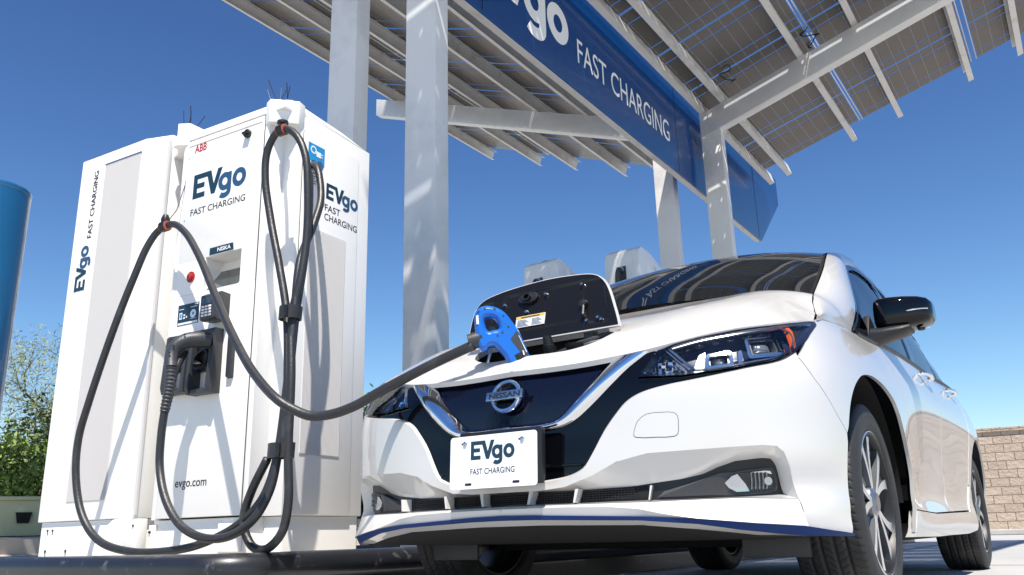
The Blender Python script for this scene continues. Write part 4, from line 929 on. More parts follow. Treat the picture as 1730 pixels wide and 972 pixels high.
# fog lamps
fo=sm2([(.657,.366),(.676,.381),(.694,.388),(.75,.393),(.799,.394),(.806,.385),(.812,.360),(.807,.349),(.75,.344),(.689,.341),(.668,.353)],2,True)
fl_=patch(fo,skin_fn(-.030),(),.014,.010,.0,.006); 
bz=MB(); n=len(dens(fo,.006))
bz=patch(inset(fo,-.007),skin_fn(-.034),[fo],.01,.008,0,.006)
FB=both('fog_lamp',orient(bz),'grey')
for sgn,par in zip((1,-1),FB):
    for nm,bb,m_ in (('lamp_bowl',orient(patch(fo,skin_fn(-.0405),(),.02,0,0,.01)),'chrome'),('lamp_glass',orient(fl_),'glass')):
        bb=bb if sgn>0 else bb.mirror(); o=mk(nm,bb.v,bb.f,m_,par,sharp=32)
    w_=patch([(.658,.366),(.678,.383),(.694,.388),(.716,.362),(.726,.343),(.689,.342),(.668,.353)],skin_fn(-.0285),(),.02,.004,0,.008); w_=orient(w_); w_=w_ if sgn>0 else w_.mirror(); o=mk('chrome_wedge',w_.v,w_.f,'satin',par,sharp=32)
    rb=MB()
    for i in range(5):
        s=.735+i*.012; P=skin_fn(-.036)(np.array([(s,.348),(s+.002,.370),(s,.391)])); rb.tube([tuple(x) for x in P],.003,6)
    c=skin_fn(-.038)(np.array([(.785,.368)]))[0]; rb.tube([tuple(c),tuple(c+np.array([.010,.008,0]))],.011,16)
    for i in range(3):
        P=skin_fn(-.0275)(np.array([(.668+i*.002,.371-i*.006),(.70,.367-i*.006)])); rb.tube([tuple(x) for x in P],.0006,4)
    rb=rb if sgn>0 else rb.mirror(); mk('lamp_lens',rb.v,rb.f,'lens',par)
# front lip bar: bright upper shelf, crease, upright lower face
ridge=[(0,.3175),(.11,.3172),(.226,.316),(.34,.313),(.42,.305),(.48,.292),(.573,.2765),(.72,.261),(.858,.2505)]
lowl=[(0,.300),(.11,.298),(.42,.286),(.573,.275),(.72,.260),(.858,.2500)]
shelf=[(0,.3255),(.226,.3235),(.454,.3225),(.68,.3255),(.8525,.320)]
b=MB(); strip(b,shelf,ridge,skin_fn(-.001),skin_fn(.014),90,k=3); strip(b,ridge,lowl,skin_fn(.014),skin_fn(.004),90,k=2)
e=np.array([(.8525,.320),(.858,.2505)]); f0=skin_fn(-.001)(e[:1]); f1=skin_fn(.014)(e[1:]); g0=skin_fn(-.02)(e[:1]); g1=skin_fn(-.02)(e[1:]); b.add(np.r_[f0,f1,g1,g0],[(0,1,2,3)])
one('front_lip',orient(b),'paint',sharp=14)
# rolled edge of the bumper along the black panel
vin=inset(vout+[(0,.8)],-.0) if False else None
A_=np.array(vout); tt=np.gradient(A_,axis=0); tt/=np.linalg.norm(tt,axis=1,keepdims=True); Nn=np.c_[-tt[:,1],tt[:,0]]; vin=(A_+Nn*.0055)
b=MB(); strip(b,[tuple(q) for q in A_],[tuple(q) for q in vin],skin_fn(0),skin_fn(-.011),90,k=3); one('bumper_edge',orient(b),'paint')
# lower lip: blue strip, white under-lip, black splitter and undertray
lip_t=lipz; lip_b=[(0,.287),(.11,.286),(.42,.276),(.573,.263),(.68,.246),(.781,.234),(.874,.226),(1.018,.222),(1.047,.221)]
b=MB(); strip(b,lip_t,lip_b,skin_fn(.009),skin_fn(.006),70,k=2); strip(b,lip_b,lip_b,skin_fn(.006),skin_fn(-.02),70,k=1); strip(b,lip_t,lip_t,skin_fn(.009),skin_fn(-.01),70,k=1); one('lip_strip',b,'blue',sharp=30)
und=[(0,.271),(.11,.271),(.42,.264),(.573,.250),(.66,.240),(.74,.231),(.80,.229)]
b=MB(); strip(b,[(a,z-.0005) for a,z in lip_b[:-2]],und,skin_fn(-.002),skin_fn(-.035),60,k=3); one('under_lip',b,'paint')
b=MB()
vs=[]; xs=[(0,.271),(.2,.269),(.42,.264),(.573,.250),(.66,.240),(.74,.231),(.85,.226),(1.047,.222)]
r0=skin_fn(-.034)(np.array(xs)); r1=r0.copy(); r1[:,0]-=.16; r1[:,2]=.222; r1[:,1]*=.95; r2=r1.copy(); r2[:,0]=.05; r2[:,2]=.212; r2[:,1]=np.minimum(r1[:,1],.58); n=len(xs)
b.add(np.r_[r0,r1,r2],[(i+n*k,i+1+n*k,i+1+n*(k+1),i+n*(k+1)) for k in range(2) for i in range(n-1)]); one('undertray',b,'dark')
MB().box((-3.1,-.60,.19),(.06,.60,.30),.02).box((-2.35,-.72,.185),(-.45,.72,.26),.02).box((-3.35,-.55,.24),(-3.0,.55,.40),.02).build('underbody','dark',car)
MB().box((-.75,-.86,.22),(.75,-.50,.80),0).box((0,0,0),(.01,.01,.01),0) 
b=MB()
for s in (1,):
    b.box((.335,.500,.163),(.350,.705,.255),.004)
both('air_deflector',b,'grey')
# arch liners
for cx,nm in ((0,1),(-2.7,1)):
    b=MB(); prof=[(.405,.56),(.408,.852)]
    b.lathe([(.30,.555),(.405,.555),(.412,.60),(.408,.845)],(cx,0,.325),'y',30,a0=.0,a1=math.pi); both('arch_liner',b,'dark')
# gloss black V panel, chrome V, navy centre
vp=[(0,.3885)]+vout[1:]+[(.905,.7135)]+[(.86,.6935),(.813,.6825),(.706,.665),(.561,.653),(.437,.658),(.4975,.7365)]+[(.488,.742)]+chro[::-1][1:]
vp[-1]=(0,chro[0][1])
b=patch(vp,skin_fn(-.010),(),.02,.02,.0005,.01); one('grille_surround',orient(b),'gloss')
b=MB(); P=skin_fn(-.0065)(np.array([(s,.432) for s in np.linspace(0,.255,20)])); b.tube([tuple(q) for q in P],.0035,6); one('surround_rib',b,'gloss',weld=False)
b=MB(); strip(b,chro,chri,None or skin_fn(.0),skin_fn(-.012),90,k=10,prof=lambda t:-.009+.020*math.sin(math.pi*min(1,t*1.0))**.8-(.012*t)); strip(b,chro,chro,skin_fn(-.009),skin_fn(-.02),90,k=1); strip(b,chri,chri,skin_fn(-.021),skin_fn(-.034),90,k=1); one('chrome_grille_trim',orient(b),'chrome',sharp=50)
gp=[(0,.562)]+chri[1:]+[(.345,.7285),(.324,.7285),(.186,.7235),(0,.7245)]
b=patch(gp,skin_fn(-.030),(),.012,.0,-.002,.01); one('grille_panel',orient(b),'navy')
# emblem: ring and name bar
Bc=skin_fn(-.012)(np.array([(.0,.648)]))[0]; Bc=Vector((Bc[0],0.0,.648)); bt=Vector((-.22,0,1)).normalized(); bn=Vector((1,0,.22)).normalized()
def BF(q): return Bc+Vector((0,1,0))*q[0]+bt*q[1]+bn*q[2]
em=MB().lathe([(.0545,.0),(.0545,.008),(.051,.013),(.044,.013),(.041,.008),(.041,0)],(0,0,0),'z',48,fn=lambda q:BF((q[0],q[1]*.96,q[2])))
em=em.build('emblem','chrome',car,sharp=40)
MB().prism([(-.066,-.014),(.066,-.014),(.066,.014),(-.066,.014)],2,.008,.019,.0025,lambda q:BF(q)).build('emblem_bar','satin',em)
text('lettering','NISSAN',.0165,lambda q:BF((q[0]-.056,q[1]-.0083,.0197)),'inkblack',em,bold=.03,width=.112)
MB().lathe([(.0,-.004),(.040,-.004),(.041,-.012)],(0,0,0),'z',30,fn=BF).build('emblem_backing','gloss',em)
# number plate and bracket
PX=.957
pt=Vector((-.043,0,1)).normalized()
def PF(q): return Vector((PX,0,.454))+Vector((0,1,0))*q[0]+pt*q[1]+Vector((1,0,.043)).normalized()*q[2]
br=MB().prism([(-.150,-.070),(.160,-.070),(.166,-.05),(.166,.080),(.160,.086),(-.12,.088)],2,-.024,-.0015,.004,PF).build('plate_bracket','black',car)
MB().box((.895,-.11,.40),(.938,.11,.52),.004).build('bracket_mount','black',br)
pl_=MB().prism(rr(-.1525,.1525,-.0762,.0762,.010,4),2,-.001,.0008,0,PF).build('number_plate','plate',car,smooth=False)
evlogo(lambda q:PF((q[0]-.077,q[1]+.006,q[2]+.0012)),.054,pl_,'ink','ink')
text('lettering','FAST CHARGING',.0165,lambda q:PF((q[0]-.079,q[1]-.036,q[2]+.0012)),'inkblack',pl_,width=.155)
b=MB()
for x in (-.085,.082): b.prism(rr(x-.012,x+.012,-.0665,-.0595,.0034,4),2,.0009,.0016,0,PF)
split_build(b,'slot','inkblack',pl_,smooth=False); b=MB()
for x in (-.098,.104):
    b.lathe([(0,.006),(.006,.005),(.008,.0009)],(0,0,0),'z',14,fn=lambda q,x=x:PF((q[0]+x,q[1]+.055,q[2])))
split_build(b,'screw','satin',pl_); b=MB()
for x in (-.098,.104): b.prism(rr(x-.014,x+.004,.0525,.0575,.0024,3),2,.0009,.0014,0,PF)
split_build(b,'slot','inkblack',pl_,smooth=False)
# ---- hood with the charge flap opening
yb=[tuple(q[:2]) for q in skin_fn(0)(np.array([(s,float(Hf(s))) for s in np.linspace(0,1.166,30)]))]
side=[(.29,.788),(.27,.781),(.235,.773),(.20,.761),(.155,.753),(.113,.746),(.05,.731)]
cowl=[(.055,.735-.04),(.075,.6),(.10,.45),(.12,.25),(.13,0)]
lidop=[(.565,.275),(.64,.270),(.705,.240),(.745,.17),(.757,.09),(.758,0)]
lidop=sm2(lidop,5)
half=yb+side+cowl+[(.565,0),(.565,.275)]+lidop[1:]
b=patch(half[:-0 or None],hood_fn(),(),.025,0,0,.012)
# front hem rolls down
top=hood_fn()(np.array(yb)); bot=top.copy(); bot[:,0]-=.006; bot[:,2]-=.014; n=len(yb); b.add(np.r_[top,bot],[(i,i+1,n+i+1,n+i) for i in range(n-1)])
sd=[yb[-1]]+side; top=hood_fn()(np.array(sd)); bot=top.copy(); bot[:,2]-=.02; bot[:,1]-=.004; n=len(sd); b.add(np.r_[top,bot],[(i,i+1,n+i+1,n+i) for i in range(n-1)])
lo=[(.565,0),(.565,.275)]+lidop[1:]; lo=dens(lo,.012,False); top=hood_fn()(np.array(lo)); bot=top.copy(); bot[:,2]-=.022; n=len(lo); b.add(np.r_[top,bot],[(i,i+1,n+i+1,n+i) for i in range(n-1)])
V=np.array(b.v)
for i,f in enumerate(b.f):
    q=V[list(f)]; nn=np.cross(q[1]-q[0],q[2]-q[0]); 
    if abs(nn[2])>1e-9 and nn[2]<0: b.f[i]=tuple(reversed(f))
hood=one('hood',b,'paint',sharp=40)
# flap bay: dark tub with port housings and cable
tub=[(.560,.278)]+[(x+.004,y+.004) for x,y in lidop[1:]]
ful=[(x,y) for x,y in tub]+[(x,-y) for x,y in tub[::-1][1:]]
n=len(ful); top=hood_fn(-.020)(np.array(ful)); bot=top.copy(); bot[:,2]=.70; bot[:,0]=bot[:,0]*.96+.02
MB().add(np.r_[top,bot],[(i,(i+1)%n,n+(i+1)%n,n+i) for i in range(n)]+[tuple(range(n,2*n))]).build('charge_bay','dark',car,fix=False)
b=MB().box((.60,-.10,.73),(.70,.02,.80),.01).box((.60,.06,.72),(.70,.20,.79),.012)
b.lathe([(.0,.03),(.03,.03),(.034,.0),(.034,-.04)],(0,0,0),'z',20,fn=lambda q:(.66+q[0]*.9+q[2]*.5,.13+q[1],.80+q[2]*.9))
b.build('charge_port','black',car)
MB().tube(smoothpts([(.60,.02,.80),(.63,.10,.83),(.65,.17,.835),(.62,.235,.85),(.60,.25,.83)],6),.011,10).tube(smoothpts([(.62,-.02,.80),(.655,.08,.815),(.66,.16,.82),(.63,.22,.84)],6),.009,8).build('port_cord','grey',car)
MB().lathe([(0,.03),(.015,.028),(.018,0),(.022,-.002),(.022,-.03)],(0,0,0),'z',16,fn=lambda q:(.675+q[0]+q[2]*.4,.035+q[1],.835+q[2])).build('port_cap','black',car)
# open flap
HX=.655; HZ=.866; ta=math.radians(11)
lup=Vector((-math.sin(ta),0,math.cos(ta))); ln=Vector((math.cos(ta),0,math.sin(ta)))
def LF(q):   # (y, up, out-of-face) ; slight crown of the flap
    y,v,h=q; v=v*.93; c=.012*(1-(y/.3)**2)-.0; rise=-.018*((y)/.29)**2
    return Vector((HX,0,HZ))+Vector((0,1,0))*y+lup*(v+0)+ln*(h-.02*(v/.25)**2)
fo_=[(-.312,0.0),(-.311,.05),(-.306,.13),(-.296,.175),(-.270,.206),(-.20,.228),(-.10,.241),(0,.246),(.10,.240),(.17,.228),(.205,.208),(.235,.165),(.265,.08),(.283,.015),(.285,0)]
fo_=sm2(fo_,4)
def lidpatch(poly,h,step=.03): 
    return patch(poly,lambda P,dn=0.0:np.array([tuple(LF((q[0],q[1],h-dn))) for q in P]),(),step,0,0,.015)
lid=thing_p=MB().join(lidpatch(fo_,-.012)).join(lidpatch(inset(fo_,.0),-.0115))
n=len(fo_); b=MB(); b.join(lidpatch(fo_,-.006)); e=[fo_[i] for i in range(n)]
b.add([LF((y,v,-.006)) for y,v in e]+[LF((y*.992,v*.992,.004)) for y,v in e],[(i,(i+1)%n,n+(i+1)%n,n+i) for i in range(n)]); b.add([LF((y*.992,v*.992,.004)) for y,v in e]+[LF((q[0],q[1],.004)) for q in inset(e,.0055)],[(i,(i+1)%n,n+(i+1)%n,n+i) for i in range(n)])
flap=b.build('charge_flap','paint',car,sharp=50)
ie=inset(fo_,.005)
# inner panel with pressed relief: height field
def relief(y,v):
    def ss(t): t=np.clip(t,0,1); return t*t*(3-2*t)
    h=np.zeros_like(y); 
    # large centre recess
    d=np.maximum(np.abs(y+.02)/.150,np.abs(v-.125)/.075); h-= .0075*ss((1.12-d)/.18)
    d2=np.hypot((y+.03)/.11,(v-.02)/.07); h+=.0*ss((1.1-d2)/.3)
    d3=np.maximum(np.abs(y-.185-.18*(.12-v))/.040,np.abs(v-.115)/.085); h-=.0075*ss((1.15-d3)/.25)
    d4=np.maximum(np.abs(y+.245)/.026,np.abs(v-.13)/.055); h-=.0065*ss((1.15-d4)/.25)
    return h
b=patch(ie,lambda P,dn=0.0:np.array([tuple(LF((q[0],q[1],.005+r))) for q,r in zip(P,relief(np.asarray(P)[:,0],np.asarray(P)[:,1]))]),(),.007,0,0,.012)
b.build('flap_inner_panel',mat('flap inner gloss black',(.009,.008,.007),.14,0,0,.4),flap,sharp=60)
def lidbox(y0,y1,v0,v1,h0,h1,bv=.002): return MB().box((y0,v0,h0),(y1,v1,h1),bv,LF)
lidbox(-.115,.0,.060,.105,-.0035,.0012,.0005).build('warning_label','sticker',flap)
lidbox(-.114,-.001,.094,.104,.0011,.0018,0).build('label_band','yellow',flap,smooth=False)
b=MB()
for k in range(6):
    L_=.045-.006*(k%3); b.box((-.108,.064+k*.0047,.0013),(-.108+L_,.0658+k*.0047,.0018),0,LF); b.box((-.050,.064+k*.0047,.0013),(-.050+L_*.9,.0658+k*.0047,.0018),0,LF)
b.box((-.095,.0965,.0019),(-.02,.1005,.0023),0,LF); b.build('lettering','ink',flap,smooth=False)
b=MB().prism(sm2([(-.115,.175),(-.10,.195),(-.05,.198),(-.035,.18),(-.045,.160),(-.10,.158)],3,True),2,-.006,.008,.003,LF); b.lathe([(.010,.018),(.016,.018),(.016,.0),(.010,0)],(0,0,0),'z',16,fn=lambda q:LF((q[0]-.075,q[1]+.178,q[2]))); b.build('flap_latch','black',flap)
b=MB()
for y,v in ((-.17,.165),(-.005,.180),(-.075,.120),(.135,.19),(-.255,.150),(.205,.045),(.218,.035),(.165,.04)): b.lathe([(0,.010),(.005,.009),(.006,-.012)],(0,0,0),'z',10,fn=lambda q,y=y,v=v:LF((q[0]+y,q[1]+v,q[2])))
split_build(b,'screw','satin',flap)
b=MB().tube([LF((.150,.105,.006)),LF((.155,.06,.016)),(.635,.165,.90),(.645,.175,.86)],.006,8); b.lathe([(.0,.014),(.014,.012),(.016,0)],(0,0,0),'z',16,fn=lambda q:LF((q[0]+.147,q[1]+.108,q[2]))); b.box((.615,.15,.845),(.65,.185,.90),.004); b.build('flap_strut','black',flap)
b=MB().tube([LF((-.225,.02,.0)),(.64,-.22,.86),(.665,-.22,.80)],.006,8); b.build('flap_hinge','satin',flap)
# ---- fender / A pillar side, roof, glass
B_out=[(1.166,.853),(1.20,.866),(1.28,.878),(1.40,.890),(1.52,.898),(1.63,.905)]
belt=[(1.63,.905),(1.80,.914),(2.05,.930),(2.55,.955),(2.96,.975),(3.5,1.0),(3.95,1.025)]
dseam=1.995
fend=[(.918,.702),(.955,.645),(.997,.60),(1.04,.552),(1.096,.500)]+[q for q in arch if q[1]>.50 or q[0]>1.5][1:]+[(dseam,.222),(2.01,.45),(2.03,.65),(2.02,.80),(2.00,.9285)]+[(1.80,.914),(1.63,.905)]+B_out[::-1][1:]+[(1.172,.852),(1.166,.840),(1.056,.791),(.985,.755)]
fp=orient(patch(fend,skin_fn(),(),.022,.012,.0012,.014)); FE=both('front_fender',fp,'paint')
# door panels
fd=[(2.015,.300),(2.015,.45),(2.035,.65),(2.025,.80),(2.005,.9285)]+[(2.05,.930),(2.55,.955),(2.96,.975)]+[(2.975,.80),(2.975,.5),(2.965,.302),(2.5,.293)]
def door(poly,name): return both(name,orient(patch(poly,skin_fn(),(),.03,.014,.0016,.02)),'paint')
DF=door(fd,'front_door')
ra=[q for q in rarch if q[0]<rs_ and q[1]>.30]
rd=[(2.975,.302),(2.985,.5),(2.985,.8),(2.965,.9755),(3.5,1.0),(3.95,1.025)]+[(4.02,.95),(4.0,.85),(3.93,.72),(3.84,.58),(3.79,.45),(3.74,.36),(3.68,.315)]
DR=door(rd,'rear_door')
rq=[(3.965,1.026),(4.03,.95),(4.01,.85),(3.94,.72),(3.85,.585),(3.80,.45)]+[(3.852,.42)]+[q for q in rarch if q[1]>.42]+[(4.66,.30),(5.0,.24),(5.6,.24),(5.62,.70),(5.62,1.05),(5.2,1.075),(4.6,1.06)]
both('rear_quarter',orient(patch(rq,skin_fn(),(),.035,.01,.001,.02)),'paint')
sill=[(1.985,.205),(2.0,.298),(2.5,.290),(3.0,.298),(3.66,.308),(3.74,.35),(3.80,.44),(3.846,.42),(3.85,.33),(3.84,.215),(3.5,.200),(2.5,.200)]
both('side_sill',orient(patch(sill,skin_fn(.004),(),.03,.03,.001,.02)),'paint')
# inner (hood/windscreen) edge and outer (window) edge of the pillar surface
inner=[(.31,.795,.872),(.27,.785,.905),(.20,.765,.955),(.113,.75,1.004),(.05,.735,1.022),(-.25,.708,1.185),(-.60,.655,1.352),(-.89,.605,1.452),(-1.15,.585,1.50)]
outer=[tuple(S(1.18,.856)[0]),tuple(S(1.28,.878)[0]),tuple(S(1.40,.890)[0]),tuple(S(1.52,.898)[0]),tuple(S(1.63,.905)[0]),(-.36,.785,1.055),(-.62,.725,1.225),(-.88,.667,1.372),(-1.14,.655,1.432)]
def rsm(L,n): L=smoothpts(L,10); d=[0]
def rsmp(L,n):
    L=np.array([tuple(q) for q in smoothpts(L,12)]); d=np.r_[0,np.cumsum(np.linalg.norm(np.diff(L,axis=0),axis=1))]; t=np.linspace(0,d[-1],n); return np.stack([np.interp(t,d,L[:,k]) for k in range(3)],1)
def param(L,k):  # keep control correspondence
    return np.array([tuple(q) for q in smoothpts(L,k)])
I_=param(inner,8); O_=param(outer,8); n=len(I_); K_=8; b=MB(); vs=[]
for j in range(K_+1):
    t=j/K_; p=I_*(1-t)+O_*t
    bul=np.linspace(0,1,n); amp=.014+.012*np.clip(bul*1.6,0,1)
    p[:,1]+=amp*4*t*(1-t)*.8; p[:,2]+=amp*4*t*(1-t)*.6; p[:,0]+=amp*4*t*(1-t)*.2; vs.append(p)
b.add(np.concatenate(vs),[(i+n*j,i+1+n*j,i+1+n*(j+1),i+n*(j+1)) for j in range(K_) for i in range(n-1)]); both('windscreen_pillar',orient(b),'paint')
# windscreen
wn=40; wm_=28
wl=np.array([tuple(q) for q in smoothpts([(.052,.728,1.012),(-.25,.700,1.177),(-.60,.647,1.346),(-.89,.600,1.448),(-1.12,.585,1.492)],10)])
wc=np.array([tuple(q) for q in smoothpts([(.150,0,1.062),(-.16,0,1.235),(-.52,0,1.405),(-.82,0,1.508),(-1.10,0,1.572)],10)])
n=len(wl); vs=[]
for j in range(wm_+1):
    t=j/wm_; vs.append(wc*(1-t**2.2)[...] if False else np.c_[wc[:,0]+(wl[:,0]-wc[:,0])*t**2.3,wl[:,1]*t,wc[:,2]+(wl[:,2]-wc[:,2])*t**2.3])
ws=MB().add(np.concatenate(vs),[(i+n*j,i+1+n*j,i+1+n*(j+1),i+n*(j+1)) for j in range(wm_) for i in range(n-1)]); wsO=one('windscreen',orient(ws),'glassd',sharp=None) if False else None
t_=orient(ws); m2=t_.mirror(); k0=len(t_.v); o=mk('windscreen',t_.v+m2.v,t_.f+[tuple(i+k0 for i in q) for q in m2.f],'glassd',car,sharp=None)
bm=bmesh.new(); bm.from_mesh(o.data); bmesh.ops.remove_doubles(bm,verts=[v for v in bm.verts if abs(v.co.y)<.001],dist=.001); bm.to_mesh(o.data); bm.free()
# black edge band of the glass
b=MB(); e0=wl; e1=wl.copy(); e1[:,1]-=.022; e1[:,2]+=.0035; e0=e0.copy(); e0[:,2]+=.004; b.add(np.r_[e0,e1],[(i,i+1,n+i+1,n+i) for i in range(n-1)]); both('windscreen_seal',orient(b),'black')
P=[(wc[-1][0]+(wl[-1][0]-wc[-1][0])*t**2.3,wl[-1][1]*t,wc[-1][2]+(wl[-1][2]-wc[-1][2])*t**2.3+.002) for t in np.linspace(-1,1,30) for t in [abs(t)*1.0]] 
P=[(wc[-1][0]+(wl[-1][0]-wc[-1][0])*abs(t)**2.3,wl[-1][1]*t,wc[-1][2]+(wl[-1][2]-wc[-1][2])*abs(t)**2.3+.002) for t in np.linspace(-1,1,40)]
MB().tube(P,.011,8).build('roof_seal','black',car)
# roof and rear
rc=[(-1.10,0,1.572),(-1.5,0,1.590),(-2.0,0,1.585),(-2.6,0,1.545),(-3.0,0,1.49),(-3.25,0,1.40),(-3.50,0,1.10),(-3.56,0,1.0)]
re=[(-1.12,.585,1.492),(-1.5,.590,1.512),(-2.0,.590,1.505),(-2.6,.580,1.465),(-3.0,.56,1.41),(-3.22,.56,1.33),(-3.42,.60,1.09),(-3.47,.60,1.0)]
RC=param(rc,6); RE=param(re,6); n=len(RC); vs=[]
for j in range(15): t=j/14; vs.append(np.c_[RC[:,0]+(RE[:,0]-RC[:,0])*t**2.2,RE[:,1]*t,RC[:,2]+(RE[:,2]-RC[:,2])*t**2.2])
b=MB().add(np.concatenate(vs),[(i+n*j,i+1+n*j,i+1+n*(j+1),i+n*(j+1)) for j in range(14) for i in range(n-1)]); one('roof',orient(b),'paint',sharp=50)
# roof side rail + rear pillar: between roof edge and window upper edge / quarter
wu=[(-1.14,.655,1.432),(-1.5,.662,1.442),(-2.0,.660,1.428),(-2.5,.655,1.375),(-2.8,.66,1.27),(-2.95,.70,1.13),(-3.1,.765,1.06),(-3.35,.70,1.03)]
I_=param([re[0]]+re[1:],6); O_=param(wu,6); n=len(I_); vs=[]
for j in range(7): t=j/6; p=I_*(1-t)+O_*t; p[:,1]+=.012*4*t*(1-t); p[:,2]+=.012*4*t*(1-t); vs.append(p)
b=MB().add(np.concatenate(vs),[(i+n*j,i+1+n*j,i+1+n*(j+1),i+n*(j+1)) for j in range(6) for i in range(n-1)]); both('roof_rail',orient(b),'paint')
# side glass: between belt and window edge
low=[tuple(S(s,z-.004)[0]) for s,z in [(1.63,.905),(1.80,.914),(2.05,.930),(2.35,.945),(2.65,.958),(2.96,.975),(3.3,.99),(3.7,1.012),(3.95,1.025),(4.3,1.04)]]
upp=[tuple(S(1.63,.905)[0]),(-.36,.785,1.055),(-.62,.725,1.225),(-.88,.667,1.372),(-1.14,.655,1.432),(-1.5,.662,1.442),(-2.0,.660,1.428),(-2.35,.655,1.395),(-2.6,.655,1.33),(-2.80,.70,1.15)]
lw=np.array([tuple(q) for q in smoothpts(low,10)]); up=np.array([tuple(q) for q in smoothpts(upp,10)]); lw=lw*[1,1,1]
def loft(A,B,k,inn=0): 
    vs=[]; n=len(A)
    for j in range(k+1):
        t=j/k; p=A*(1-t)+B*t; p=p.copy(); p[:,1]+=.02*4*t*(1-t)-inn; vs.append(p)
    return MB().add(np.concatenate(vs),[(i+n*j,i+1+n*j,i+1+n*(j+1),i+n*(j+1)) for j in range(k) for i in range(n-1)])
gl=loft(lw,up,8,.012)
def cutx(b,x0,x1):
    V=np.array(b.v); t=MB(); t.v=b.v; t.f=[f for f in b.f if x0<=V[list(f),0].mean()<x1]; t.m=[0]*len(t.f); return t
both('front_side_window',orient(cutx(gl,-1.42,.3)),'sideglass'); both('rear_side_window',orient(cutx(gl,-3.2,-1.42)),'sideglass')
# black frames: belt moulding, pillar edge seal, B pillar, mirror sail
b=MB().tube([tuple(q+np.array([0,.002,.004])) for q in lw[4:]],.007,6); both('belt_moulding',b,'black')
b=MB(); q0=up.copy(); q1=up.copy(); q0[:,1]+=.001; q1[:,1]+=.004; q1=up*(1-.10)+lw*.10; q1=q1+0; 
for i in range(len(up)):
    d=lw[i]-up[i]; L_=np.linalg.norm(d); q1[i]=up[i]+d/max(L_,1e-6)*min(.028,L_)
q1[:,1]+=.002; n=len(up); b.add(np.r_[q0,q1],[(i,i+1,n+i+1,n+i) for i in range(n-1)]); both('window_seal',orient(b),'gloss')
b=cutx(loft(lw,up,8,.004),-1.50,-1.40); both('door_pillar',orient(b),'gloss')
b=cutx(loft(lw,up,8,.004),-2.46,-2.40); both('door_pillar',orient(b),'gloss')
# dark cabin behind the glass
b=MB().box((-3.1,-.60,.5),(.0,.60,.98),.05); 
for x in (-1.0,-1.9):
    for y in (-.36,.36): b.box((x-.30,y-.22,.6),(x-.12,y+.22,1.20),.05); b.box((x-.28,y-.12,1.2),(x-.18,y+.12,1.36),.03)
b.box((-.5,-.58,.9),(-.05,.58,1.00),.05); b.build('cabin_interior','cabin',car)
MB().box((.02,-.66,.70),(.12,.66,1.03),.02).box((.15,-.74,.40),(.60,-.2,.72),.02).box((.15,.2,.40),(.60,.74,.72),.02).box((.62,-.45,.28),(.80,.45,.60),.02).build('inner_bay','dark',car)
# ---- headlamps
hb=inset(head,.002)
def bowl(P,dn=0.0):
    P=np.asarray(P); d=segdist(P,np.array(hb)); k=np.clip(d/.018,0,1); p=skin_fn(0)(P); q=skin_fn(-.055)(P); return p*(1-k[:,None])+q*k[:,None]
hl=orient(patch(hb,bowl,(),.008,0,0,.008)); HL=both('headlight',hl,'lampin',sharp=85)
lensb=orient(patch(head,skin_fn(.0012),(),.016,.010,.001,.01))
def frame_box(cs,cz,ws_,wz_,rot,depth0,depth1,rim,rad=.012,skew=0):
    c,s_=math.cos(rot),math.sin(rot); o1=rr(-ws_,ws_,-wz_,wz_,rad,4); o2=rr(-ws_+rim,ws_-rim,-wz_+rim,wz_-rim,rad*.7,4)
    T=lambda L:np.array([(cs+a*c-b_*s_+skew*b_,cz+a*s_+b_*c) for a,b_ in L]); n=len(o1); A=skin_fn(depth0)(T(o1)); A2=skin_fn(depth1)(T(o1)); B=skin_fn(depth0)(T(o2)); B2=skin_fn(depth1)(T(o2))
    b=MB().add(np.r_[A2,A,B,B2],[(i+n*k,(i+1)%n+n*k,(i+1)%n+n*(k+1),i+n*(k+1)) for k in range(3) for i in range(n)]); return b,T(o2)
